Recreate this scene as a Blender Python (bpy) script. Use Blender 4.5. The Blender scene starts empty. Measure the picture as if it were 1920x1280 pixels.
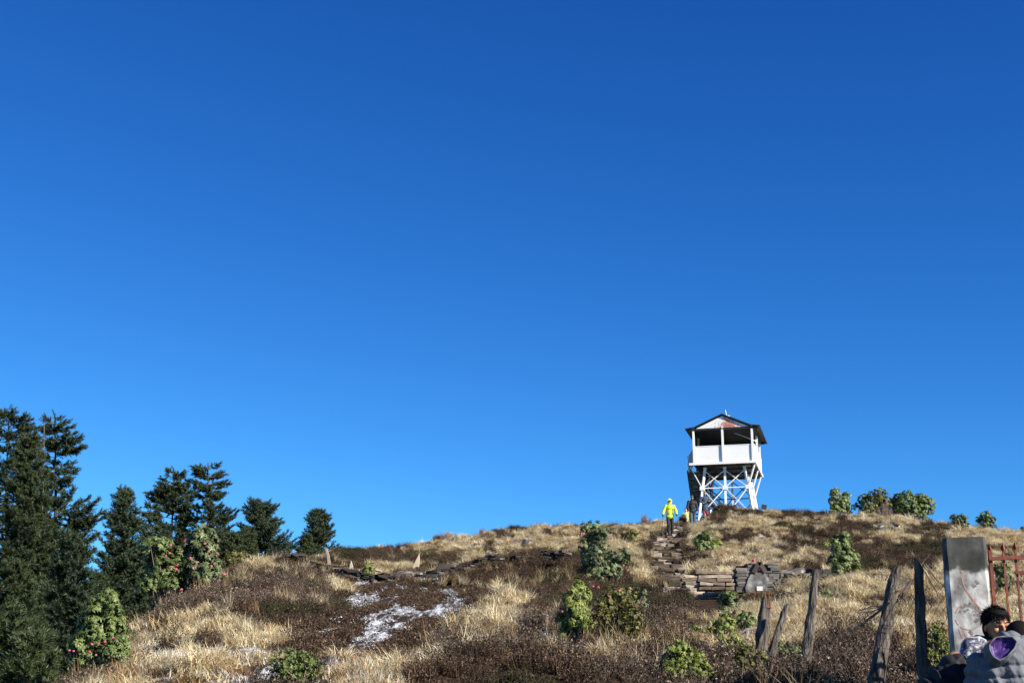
import bpy, bmesh, math, random
import numpy as np
from mathutils import Vector, Matrix, Quaternion
R = math.radians
random.seed(7)
scene = bpy.context.scene
C = scene.collection
FPX = 2700.0; PITCH = R(15.0)
CP, SP = math.cos(PITCH), math.sin(PITCH)
# ------------------------------------------------------------------ camera
cd = bpy.data.cameras.new('camera'); cam = bpy.data.objects.new('camera', cd); C.objects.link(cam)
cd.sensor_width = 36; cd.lens = FPX/1920*36; cd.clip_start = 0.1; cd.clip_end = 6000
cam.location = (0, 0, 0); cam.rotation_euler = (R(90)+PITCH, 0, 0)
scene.camera = cam
# ------------------------------------------------------------------ sky + sun
SUN_EL = R(29); SUN_AZ = R(126)      # azimuth clockwise from +Y (behind the camera, to the right)
w = bpy.data.worlds.new('World'); scene.world = w; w.use_nodes = True
nt = w.node_tree; nt.nodes.clear()
sky = nt.nodes.new('ShaderNodeTexSky'); sky.sky_type = 'NISHITA'; sky.sun_disc = False
sky.sun_elevation = SUN_EL; sky.sun_rotation = SUN_AZ
sky.altitude = 3200; sky.air_density = 1.0; sky.dust_density = 0.0; sky.ozone_density = 3.0
sep = nt.nodes.new('ShaderNodeSeparateColor'); comb = nt.nodes.new('ShaderNodeCombineColor')
nt.links.new(sky.outputs[0], sep.inputs[0])
for ch, (g_, k_) in enumerate(((1.831, .218), (1.367, .667), (1.01, 1.487))):      # deep high-altitude blue
    pw_ = nt.nodes.new('ShaderNodeMath'); pw_.operation = 'POWER'; pw_.inputs[1].default_value = g_
    ml_ = nt.nodes.new('ShaderNodeMath'); ml_.operation = 'MULTIPLY'; ml_.inputs[1].default_value = k_
    nt.links.new(sep.outputs[ch], pw_.inputs[0]); nt.links.new(pw_.outputs[0], ml_.inputs[0]); nt.links.new(ml_.outputs[0], comb.inputs[ch])
bg = nt.nodes.new('ShaderNodeBackground'); bg.inputs[1].default_value = 0.0525
wo = nt.nodes.new('ShaderNodeOutputWorld')
nt.links.new(comb.outputs[0], bg.inputs[0]); nt.links.new(bg.outputs[0], wo.inputs[0])
sl = bpy.data.lights.new('sun', 'SUN'); sun = bpy.data.objects.new('sun', sl); C.objects.link(sun)
sl.energy = 5.0; sl.angle = R(0.53); sl.color = (1.0, 0.93, 0.82)
sd = Vector((math.sin(SUN_AZ)*math.cos(SUN_EL), math.cos(SUN_AZ)*math.cos(SUN_EL), math.sin(SUN_EL)))
sun.rotation_euler = sd.to_track_quat('Z', 'Y').to_euler()
vs = scene.view_settings; vs.view_transform = 'Standard'; vs.look = 'None'; vs.exposure = 1.12; vs.gamma = 1
scene.render.engine = 'CYCLES'
scene.cycles.max_bounces = 6; scene.cycles.transparent_max_bounces = 8

# ------------------------------------------------------------------ photo geometry helpers
def el(py): return math.tan(PITCH - math.atan((py-640)/FPX))          # Z/Y of an image row
def PT(px, py, Y):
    Z = Y*el(py); c = Y*CP+Z*SP
    return Vector(((px-960)/FPX*c, Y, Z))
def proj(X, Y, Z):
    c = Y*CP+Z*SP; u = -Y*SP+Z*CP
    return 960+FPX*X/c, 640-FPX*u/c
# ------------------------------------------------------------------ numpy noise
_rng = np.random.RandomState(11)
_tab = _rng.rand(256, 256)
def vnoise(x, y):
    x = np.asarray(x, float); y = np.asarray(y, float)
    xi = np.floor(x).astype(int); yi = np.floor(y).astype(int)
    fx = x-xi; fy = y-yi; fx = fx*fx*(3-2*fx); fy = fy*fy*(3-2*fy)
    a = _tab[xi & 255, yi & 255]; b = _tab[(xi+1) & 255, yi & 255]
    c = _tab[xi & 255, (yi+1) & 255]; d = _tab[(xi+1) & 255, (yi+1) & 255]
    return (a*(1-fx)+b*fx)*(1-fy)+(c*(1-fx)+d*fx)*fy
def fbm(x, y, n=3):
    s = 0; a = .5; t = 0
    for k in range(n):
        s = s+a*vnoise(x*2**k+17.3*k, y*2**k+9.1*k); t += a; a *= .5
    return s/t
# ------------------------------------------------------------------ terrain heights
KY = [-100, 6, 9, 10, 12, 14, 19, 24, 30, 36, 43, 50, 58, 68, 75, 80, 86, 95, 120, 200, 500, 3500]
def col(pairs, tail):   # pairs: (Y, photo row) for the visible part; tail: (Y, Z)
    ys = [-100, 6, 9, 10, 12]; zs = [-1.6, -1.6, -1.1, -.9, -.25]
    for Y, py in pairs: ys.append(Y); zs.append(Y*el(py))
    for Y, Z in tail: ys.append(Y); zs.append(Z)
    return np.array(ys), np.array(zs)
def low(ys, zs): return np.array(ys, float), np.array(zs, float)
END = [(120, 9), (200, -5), (500, -70), (3500, -500)]
COLS = {
 -900: low([-100, 6, 14, 24, 50, 80, 200, 500, 3500], [-1.6, -1.7, -2.2, -4, -9, -14, -30, -80, -500]),
 -100: low([-100, 6, 14, 24, 50, 80, 200, 500, 3500], [-1.6, -1.7, -1.3, -1.6, -2.6, -5, -25, -80, -500]),
 60: low([-100, 6, 10, 14, 20, 30, 50, 80, 200, 500, 3500], [-1.6, -1.6, -1.2, -.1, -.3, -.6, -1.2, -4, -25, -80, -500]),
 150: col([(14, 1290), (18, 1275), (22, 1290)], [(30, .2), (50, .0), (80, -2), (200, -20), (500, -80), (3500, -500)]),
 240: col([(14, 1284), (19, 1236), (24, 1208)], [(30, 1.6), (50, 1.3), (80, -1), (200, -18), (500, -80), (3500, -500)]),
 330: col([(14, 1284), (19, 1200), (24, 1160), (30, 1135)], [(36, 2.5), (50, 2.2), (80, .5), (200, -16), (500, -80), (3500, -500)]),
 430: col([(14, 1284), (19, 1190), (24, 1150), (30, 1112), (36, 1085), (43, 1065)], [(50, 4.3), (60, 4.2), (80, 3), (200, -12), (500, -80), (3500, -500)]),
 520: col([(14, 1284), (19, 1195), (24, 1150), (30, 1108), (36, 1082), (43, 1060), (51, 1045)], [(58, 6.0), (68, 6.6), (86, 5), (120, 2), (200, -10), (500, -80), (3500, -500)]),
 650: col([(14, 1284), (19, 1198), (24, 1160), (30, 1125), (36, 1103), (43, 1085), (52, 1071), (58, 1055), (66, 1042), (74, 1034)], [(86, 8.2)]+END),
 800: col([(14, 1284), (19, 1205), (24, 1170), (30, 1138), (36, 1116), (43, 1095), (52, 1074), (58, 1060), (68, 1036), (78, 1022)], [(90, 9.8)]+END),
 950: col([(14, 1284), (19, 1210), (24, 1175), (30, 1135), (36, 1108), (43, 1078), (50, 1054), (58, 1036), (68, 1014), (80, 997)], [(92, 11)]+END),
 1100: col([(14, 1284), (19, 1215), (24, 1180), (30, 1140), (36, 1110), (43, 1076), (50, 1050), (58, 1028), (68, 1006), (80, 992)], [(92, 11.2)]+END),
 1250: col([(14, 1284), (19, 1220), (24, 1185), (30, 1140), (36, 1112), (43, 1080), (50, 1054), (58, 1029), (68, 1003), (80, 975)], [(90, 11.6)]+END),
 1360: col([(14, 1282), (19, 1220), (24, 1180), (30, 1138), (36, 1108), (43, 1070), (50, 1040), (58, 1013), (68, 987), (80, 962)], [(90, 12.0)]+END),
 1450: col([(14, 1280), (19, 1215), (24, 1175), (30, 1132), (36, 1104), (43, 1066), (50, 1038), (58, 1010), (68, 984), (80, 964)], [(90, 12.0)]+END),
 1570: col([(14, 1278), (19, 1210), (24, 1170), (30, 1128), (36, 1098), (43, 1062), (50, 1034), (58, 1008), (68, 985), (80, 968)], [(90, 11.6)]+END),
 1700: col([(14, 1275), (19, 1205), (24, 1165), (30, 1125), (36, 1094), (43, 1060), (50, 1034), (58, 1012), (68, 992), (80, 980)], [(90, 11.2)]+END),
 1850: col([(14, 1270), (19, 1200), (24, 1160), (30, 1120), (36, 1090), (43, 1062), (50, 1042), (58, 1024), (68, 1008), (80, 1000)], [(90, 10.6)]+END),
 1960: col([(14, 1270), (19, 1200), (24, 1160), (30, 1120), (36, 1092), (43, 1068), (50, 1050), (58, 1034), (68, 1020), (80, 1014)], [(90, 10)]+END),
 2600: col([(14, 1280), (24, 1200), (36, 1140), (58, 1090), (80, 1070)], [(90, 8)]+END),
}
LY = np.log(np.linspace(math.exp(math.log(4)), 4, 1)) if False else np.linspace(math.log(4), math.log(3500), 700)
cx = sorted(COLS); tab = []
for c in cx:
    ys, zs = COLS[c]
    z = np.interp(np.exp(LY), ys, zs)
    k = np.exp(-np.linspace(-2, 2, 17)**2); k /= k.sum()
    zp = np.concatenate([np.full(8, z[0]), z, z[-1]+(z[-1]-z[-2])*np.arange(1, 9)])
    tab.append(np.convolve(zp, k, 'valid'))
tab = np.array(tab)
NT = 900; TX = np.linspace(-900, 2600, NT)
fine = np.array([np.interp(TX, cx, tab[:, j]) for j in range(tab.shape[1])]).T
k = np.exp(-np.linspace(-2, 2, 21)**2); k /= k.sum()
fp = np.concatenate([np.repeat(fine[:1], 10, 0), fine, np.repeat(fine[-1:], 10, 0)])
fine = np.array([np.convolve(fp[:, j], k, 'valid') for j in range(fine.shape[1])]).T
def path_px(Y): return np.interp(Y, [26, 34, 38, 43, 50, 58, 68, 74, 80, 90], [1340, 1322, 1296, 1268, 1248, 1246, 1258, 1280, 1300, 1318])
def path_hw(Y): return np.interp(Y, [26, 34, 50, 68, 90], [.3, .45, .68, .70, .7])
def hgt(X, Y, bumps=True):
    X = np.asarray(X, float); Y = np.asarray(Y, float)
    ye = np.maximum(Y, 4.0)
    px = np.clip(960+FPX*X/np.maximum(Y, 8)/1.0, -899, 2599)
    u = (px+900)/3500*(NT-1); v = (np.log(np.minimum(ye, 3499))-LY[0])/(LY[1]-LY[0])
    u0 = np.clip(np.floor(u).astype(int), 0, NT-2); v0 = np.clip(np.floor(v).astype(int), 0, len(LY)-2)
    fu = u-u0; fv = np.clip(v-v0, 0, 1)
    z = (fine[u0, v0]*(1-fu)+fine[u0+1, v0]*fu)*(1-fv)+(fine[u0, v0+1]*(1-fu)+fine[u0+1, v0+1]*fu)*fv
    pth = np.abs(px-path_px(ye))/FPX*ye
    tr = np.exp(-(pth/1.1)**2)*((ye > 26) & (ye < 100))
    z = z-tr*np.interp(ye, [26, 50, 68, 74, 80, 90], [.02, .1, .1, .35, .45, .1])
    if bumps:
        amp = np.interp(ye, [9, 16, 60, 120], [.0, .5, 1, 1])*(1-.8*np.clip(tr, 0, 1))
        amp = amp*(1-.85*np.exp(-((px-725)/150)**4-((ye-30)/10)**4))
        z = z+amp*((fbm(X/3.1, Y/3.1+5, 3)-.5)*.75+(vnoise(X*1.3+40, Y*.42)-.5)*.36+(vnoise(X*2.7+80, Y*1.3+3)-.5)*.24+(vnoise(X*5.5+8, Y*4+3)-.5)*.10)
        z = z+.42*np.exp(-((px-1284)/11)**2-((ye-84)/2.0)**2)
        z = z+.38*np.exp(-((px-1362)/26)**2-((ye-79.5)/2.2)**2)
    return z
def G(px, Y, dz=0):      # ground point in the photo column px at depth Y
    X = (px-960)/FPX*Y
    for _ in range(3):
        Z = float(hgt(X, Y)); X = (px-960)/FPX*(Y*CP+Z*SP)
    return Vector((X, Y, Z+dz))
def GY(px, py, y0=12, y1=82):   # depth at which the ground shows at this photo position
    for Y in np.arange(y0, y1, .25):
        p = G(px, Y)
        if proj(p.x, p.y, p.z)[1] <= py: return float(Y)
    return float(y1)
# ------------------------------------------------------------------ vegetation zones (photo coordinates of ground patches)
def inpoly(px, py, poly):
    c = np.zeros(px.shape, bool); n = len(poly)
    for i in range(n):
        x1, y1 = poly[i]; x2, y2 = poly[(i+1) % n]
        if y1 == y2: continue
        m = ((y1 > py) != (y2 > py)) & (px < (x2-x1)*(py-y1)/(y2-y1)+x1)
        c ^= m
    return c
HE = [
 [(505, 1038), (560, 1050), (640, 1082), (700, 1090), (760, 1088), (860, 1072), (930, 1048), (1010, 1035), (1090, 1040), (1185, 1060), (1190, 1090), (1290, 1095), (1320, 1130), (1300, 1200), (1330, 1235), (1500, 1230), (1560, 1170), (1640, 1190), (1700, 1230), (1780, 1240), (1780, 1290), (800, 1290), (790, 1230), (870, 1190), (880, 1130), (800, 1105), (690, 1110), (630, 1140), (620, 1195), (560, 1205), (500, 1185), (430, 1160), (380, 1135), (300, 1155), (230, 1165), (290, 1130), (420, 1062)],
 [(1470, 1012), (1540, 990), (1640, 985), (1650, 1000), (1590, 1012), (1600, 1030), (1470, 1042)],
 [(1590, 1018), (1680, 1015), (1700, 1030), (1770, 1005), (1775, 1075), (1680, 1068), (1600, 1080)],
 [(1700, 985), (1810, 985), (1800, 1000), (1720, 1002)],
 [(1470, 972), (1560, 970), (1560, 950), (1470, 950)],
 [(625, 1054), (785, 1058), (785, 1036), (720, 1026), (630, 1030)], [(785, 1064), (880, 1058), (850, 1040), (785, 1040)],
 [(1320, 990), (1335, 950), (1385, 950), (1375, 972)], [(890, 1008), (990, 996), (1000, 980), (890, 990)],
 [(1340, 1002), (1400, 1008), (1400, 1022), (1345, 1020)], [(1110, 995), (1160, 990), (1165, 1008), (1115, 1010)],
 [(1550, 1020), (1580, 1012), (1585, 1025), (1550, 1035)], [(1480, 990), (1530, 978), (1530, 990), (1490, 1000)],
 [(1480, 1055), (1560, 1050), (1565, 1085), (1500, 1090)]]
GR = [[(885, 1125), (930, 1105), (960, 1110), (990, 1140), (960, 1190), (900, 1195), (880, 1180)],
      [(1100, 1190), (1230, 1200), (1240, 1225), (1120, 1230)], [(470, 1055), (540, 1050), (550, 1075), (470, 1085)],
      [(590, 1085), (640, 1080), (650, 1110), (590, 1112)]]
FR = [[(680, 1102), (760, 1092), (862, 1092), (890, 1150), (820, 1210), (700, 1228), (600, 1238), (555, 1216), (625, 1145)],
      [(520, 1132), (600, 1110), (700, 1088), (760, 1090), (740, 1102), (620, 1130), (540, 1142)],
      [(440, 1290), (500, 1240), (620, 1205), (720, 1195), (610, 1250), (520, 1290)],
      [(1230, 1105), (1290, 1100), (1290, 1125), (1200, 1130)], [(1040, 1140), (1000, 1120), (1000, 1180), (1040, 1200)]]
SN = [[(610, 1225), (760, 1205), (870, 1225), (850, 1250), (740, 1290), (600, 1290)], [(1600, 1080), (1770, 1090), (1770, 1200), (1600, 1170)],
      [(1440, 1090), (1560, 1085), (1600, 1120), (1480, 1130)], [(860, 1000), (1000, 1000), (1000, 1015), (860, 1020)],
      [(1850, 1080), (1960, 1080), (1960, 1200), (1850, 1200)], [(300, 1200), (600, 1195), (560, 1290), (250, 1290)],
      [(1380, 1010), (1460, 1005), (1460, 1045), (1400, 1045)], [(1580, 975), (1780, 985), (1700, 1010), (1600, 1000)]]
def zones(X, Y, Z):
    px, py = proj(X, Y, Z)
    w1 = np.interp(Y, [14, 80], [16, 6])
    qx = px+(vnoise(X*1.3, Y*.9)-.5)*5*w1; qy = py+(vnoise(X*1.1+31, Y*.8+7)-.5)*2.4*w1
    he = np.zeros(px.shape, bool); fr = he.copy(); sn = he.copy(); gr = he.copy()
    for p in HE: he |= inpoly(qx, qy, p)
    for p in GR: gr |= inpoly(qx, qy, p)
    for p in FR: fr |= inpoly(qx, qy, p)
    for p in SN: sn |= inpoly(qx, qy, p)
    he |= (px < 140) | ((px < 500) & (Y > np.interp(px, [140, 240, 330, 430, 500], [19, 25, 31, 44, 52])))
    he |= (Y < 15) & (px > 760)
    he |= onpath(X, Y, 1.25)
    he = (he & ~gr) | fr
    sn = sn & ~he
    band = vnoise(X*1.5+vnoise(X*.8, Y*.5)*1.6+11, Y*.34+2)*.72+vnoise(X*3.1+5, Y*1.6)*.28
    he |= (band > np.interp(px, [500, 900, 1250], [.61, .66, .71])) & (Y > 13) & (px > 140)
    return he, fr, sn
CLR = [[(1366, 1100), (1475, 1100), (1480, 1128), (1366, 1128)], [(1298, 1092), (1378, 1092), (1378, 1120), (1300, 1120)],
       [(1020, 1190), (1110, 1200), (1100, 1222), (1010, 1222)], [(140, 1245), (225, 1240), (215, 1275), (150, 1278)]]
def cleared(X, Y, Z):
    px, py = proj(X, Y, Z); c = np.zeros(px.shape, bool)
    for p in CLR: c |= inpoly(px, py, p)
    return c
def onpath(X, Y, m=1.0):
    px = 960+FPX*X/Y
    return (np.abs(px-path_px(Y))/FPX*Y < path_hw(Y)*m) & (Y > 27) & (Y < 84)

# ------------------------------------------------------------------ object helpers
ORG = {}
def tag(o, label=None, cat=None, group=None, kind=None):
    if label: o['label'] = label
    if cat: o['category'] = cat
    if group: o['group'] = group
    if kind: o['kind'] = kind
    return o
def thing(name, loc, label, cat, group=None):
    o = bpy.data.objects.new(name, None); C.objects.link(o); o.location = loc; o.empty_display_size = .2
    ORG[o.name] = Vector(loc); return tag(o, label, cat, group)
def link(name, me, m, parent=None):
    org = ORG[parent.name] if parent is not None else Vector((0, 0, 0))
    o = bpy.data.objects.new(name, me); C.objects.link(o)
    if m is not None:
        me.materials.clear(); me.materials.append(m)
    if parent is not None:
        me.transform(Matrix.Translation(-org)); o.parent = parent
    ORG[o.name] = org
    return o
def nmesh(name, V, F, tint=None, smooth=False):
    """V (n,3), F (m,k) with one k"""
    V = np.ascontiguousarray(V, dtype=np.float32); F = np.ascontiguousarray(F, dtype=np.int32)
    me = bpy.data.meshes.new(name); me.vertices.add(len(V)); me.vertices.foreach_set('co', V.ravel())
    kk = F.shape[1]; me.loops.add(F.size); me.loops.foreach_set('vertex_index', F.ravel())
    me.polygons.add(len(F)); me.polygons.foreach_set('loop_start', np.arange(0, F.size, kk, dtype=np.int32))
    if smooth: me.polygons.foreach_set('use_smooth', np.ones(len(F), bool))
    if tint is not None:
        a = me.attributes.new('tint', 'FLOAT', 'POINT'); a.data.foreach_set('value', np.ascontiguousarray(tint, dtype=np.float32))
    me.update(calc_edges=True); return me
class MB:
    def __init__(s): s.v = []; s.f = []; s.t = []
    def add(s, vs, fs, t=None):
        b = len(s.v); s.v += [tuple(v) for v in vs]; s.f += [tuple(i+b for i in f) for f in fs]
        s.t += [random.random() if t is None else t]*len(vs); return s
    def box(s, c, d, M=None, jit=0, t=None):
        vs = []
        for z in (-1, 1):
            for x, y in ((-1, -1), (1, -1), (1, 1), (-1, 1)):
                p = Vector((x*d[0]/2+random.uniform(-jit, jit), y*d[1]/2+random.uniform(-jit, jit), z*d[2]/2+random.uniform(-jit, jit)*.5))
                if M is not None: p = M @ p
                vs.append(p+Vector(c))
        return s.add(vs, [(3, 2, 1, 0), (4, 5, 6, 7), (0, 1, 5, 4), (1, 2, 6, 5), (2, 3, 7, 6), (3, 0, 4, 7)], t)
    def bar(s, p0, p1, w, h=None, t=None):       # rectangular bar between two points
        p0 = Vector(p0); p1 = Vector(p1); d = p1-p0; h = h or w
        q = d.to_track_quat('Z', 'Y').to_matrix()
        return s.box((p0+p1)/2, (w, h, d.length), q, t=t)
    def tube(s, pts, rs, n=8, t=None, cap=True, wob=0):
        pts = [Vector(p) for p in pts]; vs = []; fs = []
        up = Vector((0, 0, 1)) if abs((pts[-1]-pts[0]).normalized().z) < .9 else Vector((1, 0, 0))
        for i, p in enumerate(pts):
            d = (pts[min(i+1, len(pts)-1)]-pts[max(i-1, 0)]).normalized()
            a = d.cross(up).normalized(); b = d.cross(a)
            for j in range(n):
                an = 2*math.pi*j/n; r = rs[i]*(1+random.uniform(-wob, wob))
                vs.append(p+(a*math.cos(an)+b*math.sin(an))*r)
        for i in range(len(pts)-1):
            for j in range(n):
                k2 = (j+1) % n; fs.append((i*n+j, i*n+k2, (i+1)*n+k2, (i+1)*n+j))
        if cap: fs.append(tuple(range(n-1, -1, -1))); fs.append(tuple(range((len(pts)-1)*n, len(pts)*n)))
        return s.add(vs, fs, t)
    def build(s, name, m, parent=None, smooth=False, bevel=0):
        me = bpy.data.meshes.new(name); me.from_pydata(s.v, [], s.f)
        a = me.attributes.new('tint', 'FLOAT', 'POINT'); a.data.foreach_set('value', s.t)
        bm = bmesh.new(); bm.from_mesh(me); bmesh.ops.recalc_face_normals(bm, faces=bm.faces)
        if bevel: bmesh.ops.bevel(bm, geom=list(bm.edges), offset=bevel, segments=1, affect='EDGES', clamp_overlap=True)
        bm.to_mesh(me); bm.free()
        if smooth: me.polygons.foreach_set('use_smooth', [True]*len(me.polygons))
        return link(name, me, m, parent)
# ------------------------------------------------------------------ materials
def mat(name, stops, rough=.8, attr='tint', noise=0, bump=0, bscale=30, transl=0, objrand=0, spec=.3, metal=0, ndetail=4, stretch=None, sheen=0):
    """colour ramp over tint attribute (+ object random, + noise)"""
    m = bpy.data.materials.new(name); m.use_nodes = True; N = m.node_tree.nodes; L = m.node_tree.links
    b = N['Principled BSDF']; b.inputs['Roughness'].default_value = rough
    b.inputs['Specular IOR Level'].default_value = spec; b.inputs['Metallic'].default_value = metal
    if sheen: b.inputs['Sheen Weight'].default_value = sheen
    r = N.new('ShaderNodeValToRGB'); e = r.color_ramp.elements
    for i, (p, c) in enumerate(stops):
        x = e[i] if i < 2 else e.new(p)
        x.position = p; x.color = (*[v*.73 for v in c], 1)
    src = None
    if attr:
        a = N.new('ShaderNodeAttribute'); a.attribute_name = attr; src = a.outputs['Fac']
    tc = N.new('ShaderNodeTexCoord'); vec = tc.outputs['Object']
    if stretch:
        mp = N.new('ShaderNodeMapping'); mp.inputs['Scale'].default_value = stretch; L.new(vec, mp.inputs[0]); vec = mp.outputs[0]
    def addmul(s, o, k):
        ma = N.new('ShaderNodeMath'); ma.operation = 'MULTIPLY_ADD'; L.new(o, ma.inputs[0]); ma.inputs[1].default_value = k
        if s is None: ma.inputs[2].default_value = .5-k*.5
        else:
            sb = N.new('ShaderNodeMath'); sb.operation = 'SUBTRACT'; L.new(s, sb.inputs[0]); sb.inputs[1].default_value = k*.5
            L.new(sb.outputs[0], ma.inputs[2])
        return ma.outputs[0]
    if objrand:
        oi = N.new('ShaderNodeObjectInfo'); src = addmul(src, oi.outputs['Random'], objrand)
    if noise:
        nz = N.new('ShaderNodeTexNoise'); nz.inputs['Scale'].default_value = bscale; nz.inputs['Detail'].default_value = ndetail
        L.new(vec, nz.inputs['Vector']); src = addmul(src, nz.outputs['Fac'], noise)
    if src is not None: L.new(src, r.inputs[0])
    L.new(r.outputs[0], b.inputs['Base Color'])
    if bump:
        nb = N.new('ShaderNodeTexNoise'); nb.inputs['Scale'].default_value = bscale*1.7; nb.inputs['Detail'].default_value = 5
        L.new(vec, nb.inputs['Vector'])
        bp = N.new('ShaderNodeBump'); bp.inputs['Strength'].default_value = bump; bp.inputs['Distance'].default_value = .02
        L.new(nb.outputs['Fac'], bp.inputs['Height']); L.new(bp.outputs[0], b.inputs['Normal'])
    if transl:
        t = N.new('ShaderNodeBsdfTranslucent'); L.new(r.outputs[0], t.inputs[0])
        mx = N.new('ShaderNodeMixShader'); mx.inputs[0].default_value = transl
        L.new(b.outputs[0], mx.inputs[1]); L.new(t.outputs[0], mx.inputs[2]); L.new(mx.outputs[0], N['Material Output'].inputs[0])
    return m
M = {}
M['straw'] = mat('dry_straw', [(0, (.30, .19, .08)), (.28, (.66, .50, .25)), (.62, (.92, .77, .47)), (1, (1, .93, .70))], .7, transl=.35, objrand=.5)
M['rust_grass'] = mat('rusty_grass', [(0, (.16, .085, .03)), (.5, (.36, .22, .10)), (1, (.56, .41, .21))], .8, transl=.2, objrand=.5)
M['green_grass'] = mat('olive_grass', [(0, (.05, .05, .015)), (.5, (.13, .12, .04)), (1, (.30, .26, .12))], .8, transl=.2, objrand=.5)
M['heather'] = mat('heather_twigs', [(0, (.012, .007, .004)), (.45, (.042, .023, .012)), (.8, (.10, .058, .034)), (1, (.21, .14, .09))], .9, objrand=.45, transl=.05)
M['heather_pale'] = mat('pale_heather_twigs', [(0, (.022, .014, .008)), (.45, (.070, .044, .028)), (.8, (.16, .115, .08)), (1, (.34, .27, .21))], .9, objrand=.4, transl=.05)
M['heather_green'] = mat('green_heather_twigs', [(0, (.012, .012, .005)), (.5, (.04, .036, .014)), (1, (.10, .08, .035))], .9, objrand=.4, transl=.05)
M['frosted'] = mat('frosted_twigs', [(0, (.03, .02, .015)), (.55, (.07, .045, .04)), (.74, (.13, .10, .08)), (.84, (.42, .42, .45)), (1, (.72, .73, .76))], .8, objrand=.2)
M['needles'] = mat('fir_needles', [(0, (.012, .024, .008)), (.5, (.036, .056, .018)), (.85, (.085, .115, .038)), (1, (.19, .215, .09))], .6, transl=.12, objrand=.2, spec=.4)
M['needles_blue'] = mat('blue_green_fir_needles', [(0, (.012, .025, .010)), (.5, (.035, .058, .025)), (.85, (.08, .115, .052)), (1, (.16, .20, .11))], .6, transl=.12, objrand=.2, spec=.4)
M['bark'] = mat('fir_bark', [(0, (.05, .033, .022)), (.5, (.12, .085, .06)), (1, (.22, .17, .13))], .9, noise=.6, bump=.6, bscale=9)
M['deadwood'] = mat('bleached_dead_wood', [(0, (.12, .10, .085)), (.5, (.24, .21, .18)), (1, (.38, .34, .30))], .9, noise=.5, bump=.5, bscale=14)
M['leaf'] = mat('rhododendron_leaves', [(0, (.030, .050, .010)), (.4, (.090, .130, .026)), (.8, (.19, .245, .058)), (1, (.36, .39, .15))], .5, transl=.18, objrand=.2, spec=.5)
M['leaf_grey'] = mat('grey_green_leaves', [(0, (.032, .048, .014)), (.4, (.085, .115, .036)), (.8, (.18, .22, .085)), (1, (.36, .38, .22))], .55, transl=.15, objrand=.2, spec=.5)
M['leaf_yellow'] = mat('yellow_green_leaves', [(0, (.06, .075, .010)), (.4, (.16, .205, .028)), (.8, (.31, .36, .06)), (1, (.50, .51, .14))], .5, transl=.22, objrand=.2, spec=.5)
M['leaf_brown'] = mat('brownish_shrub_leaves', [(0, (.035, .030, .010)), (.5, (.13, .125, .03)), (.85, (.28, .28, .055)), (1, (.50, .48, .12))], .6, transl=.15, objrand=.3)
M['stem'] = mat('shrub_stems', [(0, (.10, .07, .05)), (1, (.26, .20, .16))], .9, noise=.5, bscale=20)
M['pink'] = mat('pink_blossom', [(0, (.70, .08, .14)), (.5, (.90, .20, .30)), (1, (1, .48, .56))], .6, transl=.3)
M['twig'] = mat('bare_reddish_twigs', [(0, (.13, .075, .07)), (1, (.30, .21, .20))], .9)
M['stone'] = mat('brown_slate', [(0, (.04, .036, .032)), (.5, (.13, .12, .108)), (1, (.36, .33, .29))], .85, noise=.7, bump=.7, bscale=6)
M['path_stone'] = mat('tan_path_stone', [(0, (.03, .022, .014)), (.42, (.11, .082, .054)), (.78, (.26, .20, .145)), (1, (.50, .42, .33))], .85, noise=.8, bump=.8, bscale=4)
M['shade_dark_stone'] = mat('shade_dark_wall_stone', [(0, (.012, .010, .009)), (.5, (.035, .028, .024)), (.88, (.10, .08, .07)), (1, (.40, .36, .33))], .9, noise=.6, bump=.7, bscale=5)  # shade on the left wall's face is put into this stone colour
M['pale_stone'] = mat('pale_upright_stone', [(0, (.42, .33, .22)), (1, (.62, .53, .40))], .85, attr=None, noise=1.2, bump=.5, bscale=5)
M['grey_stone'] = mat('grey_upright_stone', [(0, (.22, .19, .16)), (1, (.42, .37, .30))], .85, attr=None, noise=1.2, bump=.5, bscale=5)
M['white_paint'] = mat('white_painted_steel', [(0, (.74, .70, .66)), (.35, (.96, .95, .94)), (1, (1, 1, 1))], .5, attr=None, noise=1.3, bscale=1.2)
M['panel_shaded'] = mat('shaded_grey_panel', [(0, (.20, .21, .23)), (1, (.30, .31, .33))], .6, attr=None, noise=1.2, bscale=.9)  # white sheeting greyed down, shade of the left side put into its colour
M['panel_white'] = mat('white_sheet_panel', [(0, (.86, .85, .85)), (.3, (.97, .97, .97)), (1, (1, 1, 1))], .5, attr=None, noise=1.2, bscale=.9)
M['dark_steel'] = mat('dark_steel', [(0, (.012, .013, .016)), (1, (.04, .042, .05))], .5, attr=None, noise=1, bscale=3)
M['roof'] = mat('dark_roof_sheet', [(0, (.018, .018, .02)), (1, (.05, .05, .055))], .55, attr=None, noise=1, bscale=2)
M['rust_red'] = mat('rusty_red_iron', [(0, (.08, .020, .014)), (.5, (.19, .045, .030)), (1, (.33, .12, .08))], .75, attr=None, noise=1.6, bump=.3, bscale=14)
M['wood_grey'] = mat('weathered_post_wood', [(0, (.025, .018, .014)), (.4, (.085, .068, .055)), (.75, (.19, .16, .135)), (1, (.36, .33, .30))], .9, attr=None, noise=1.9, bump=1, bscale=9, stretch=(3, 3, .5))
M['wood_orange'] = mat('split_orange_wood', [(0, (.10, .025, .012)), (1, (.36, .12, .05))], .9, attr=None, noise=1.5, bump=1, bscale=20, stretch=(2, 2, .6))
M['wire'] = mat('rusty_wire', [(0, (.05, .035, .03)), (1, (.12, .08, .06))], .6)
M['cement'] = mat('grey_cement', [(0, (.05, .05, .048)), (.5, (.14, .14, .138)), (1, (.38, .38, .37))], .9, attr=None, noise=1.8, bump=.5, bscale=7)
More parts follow.
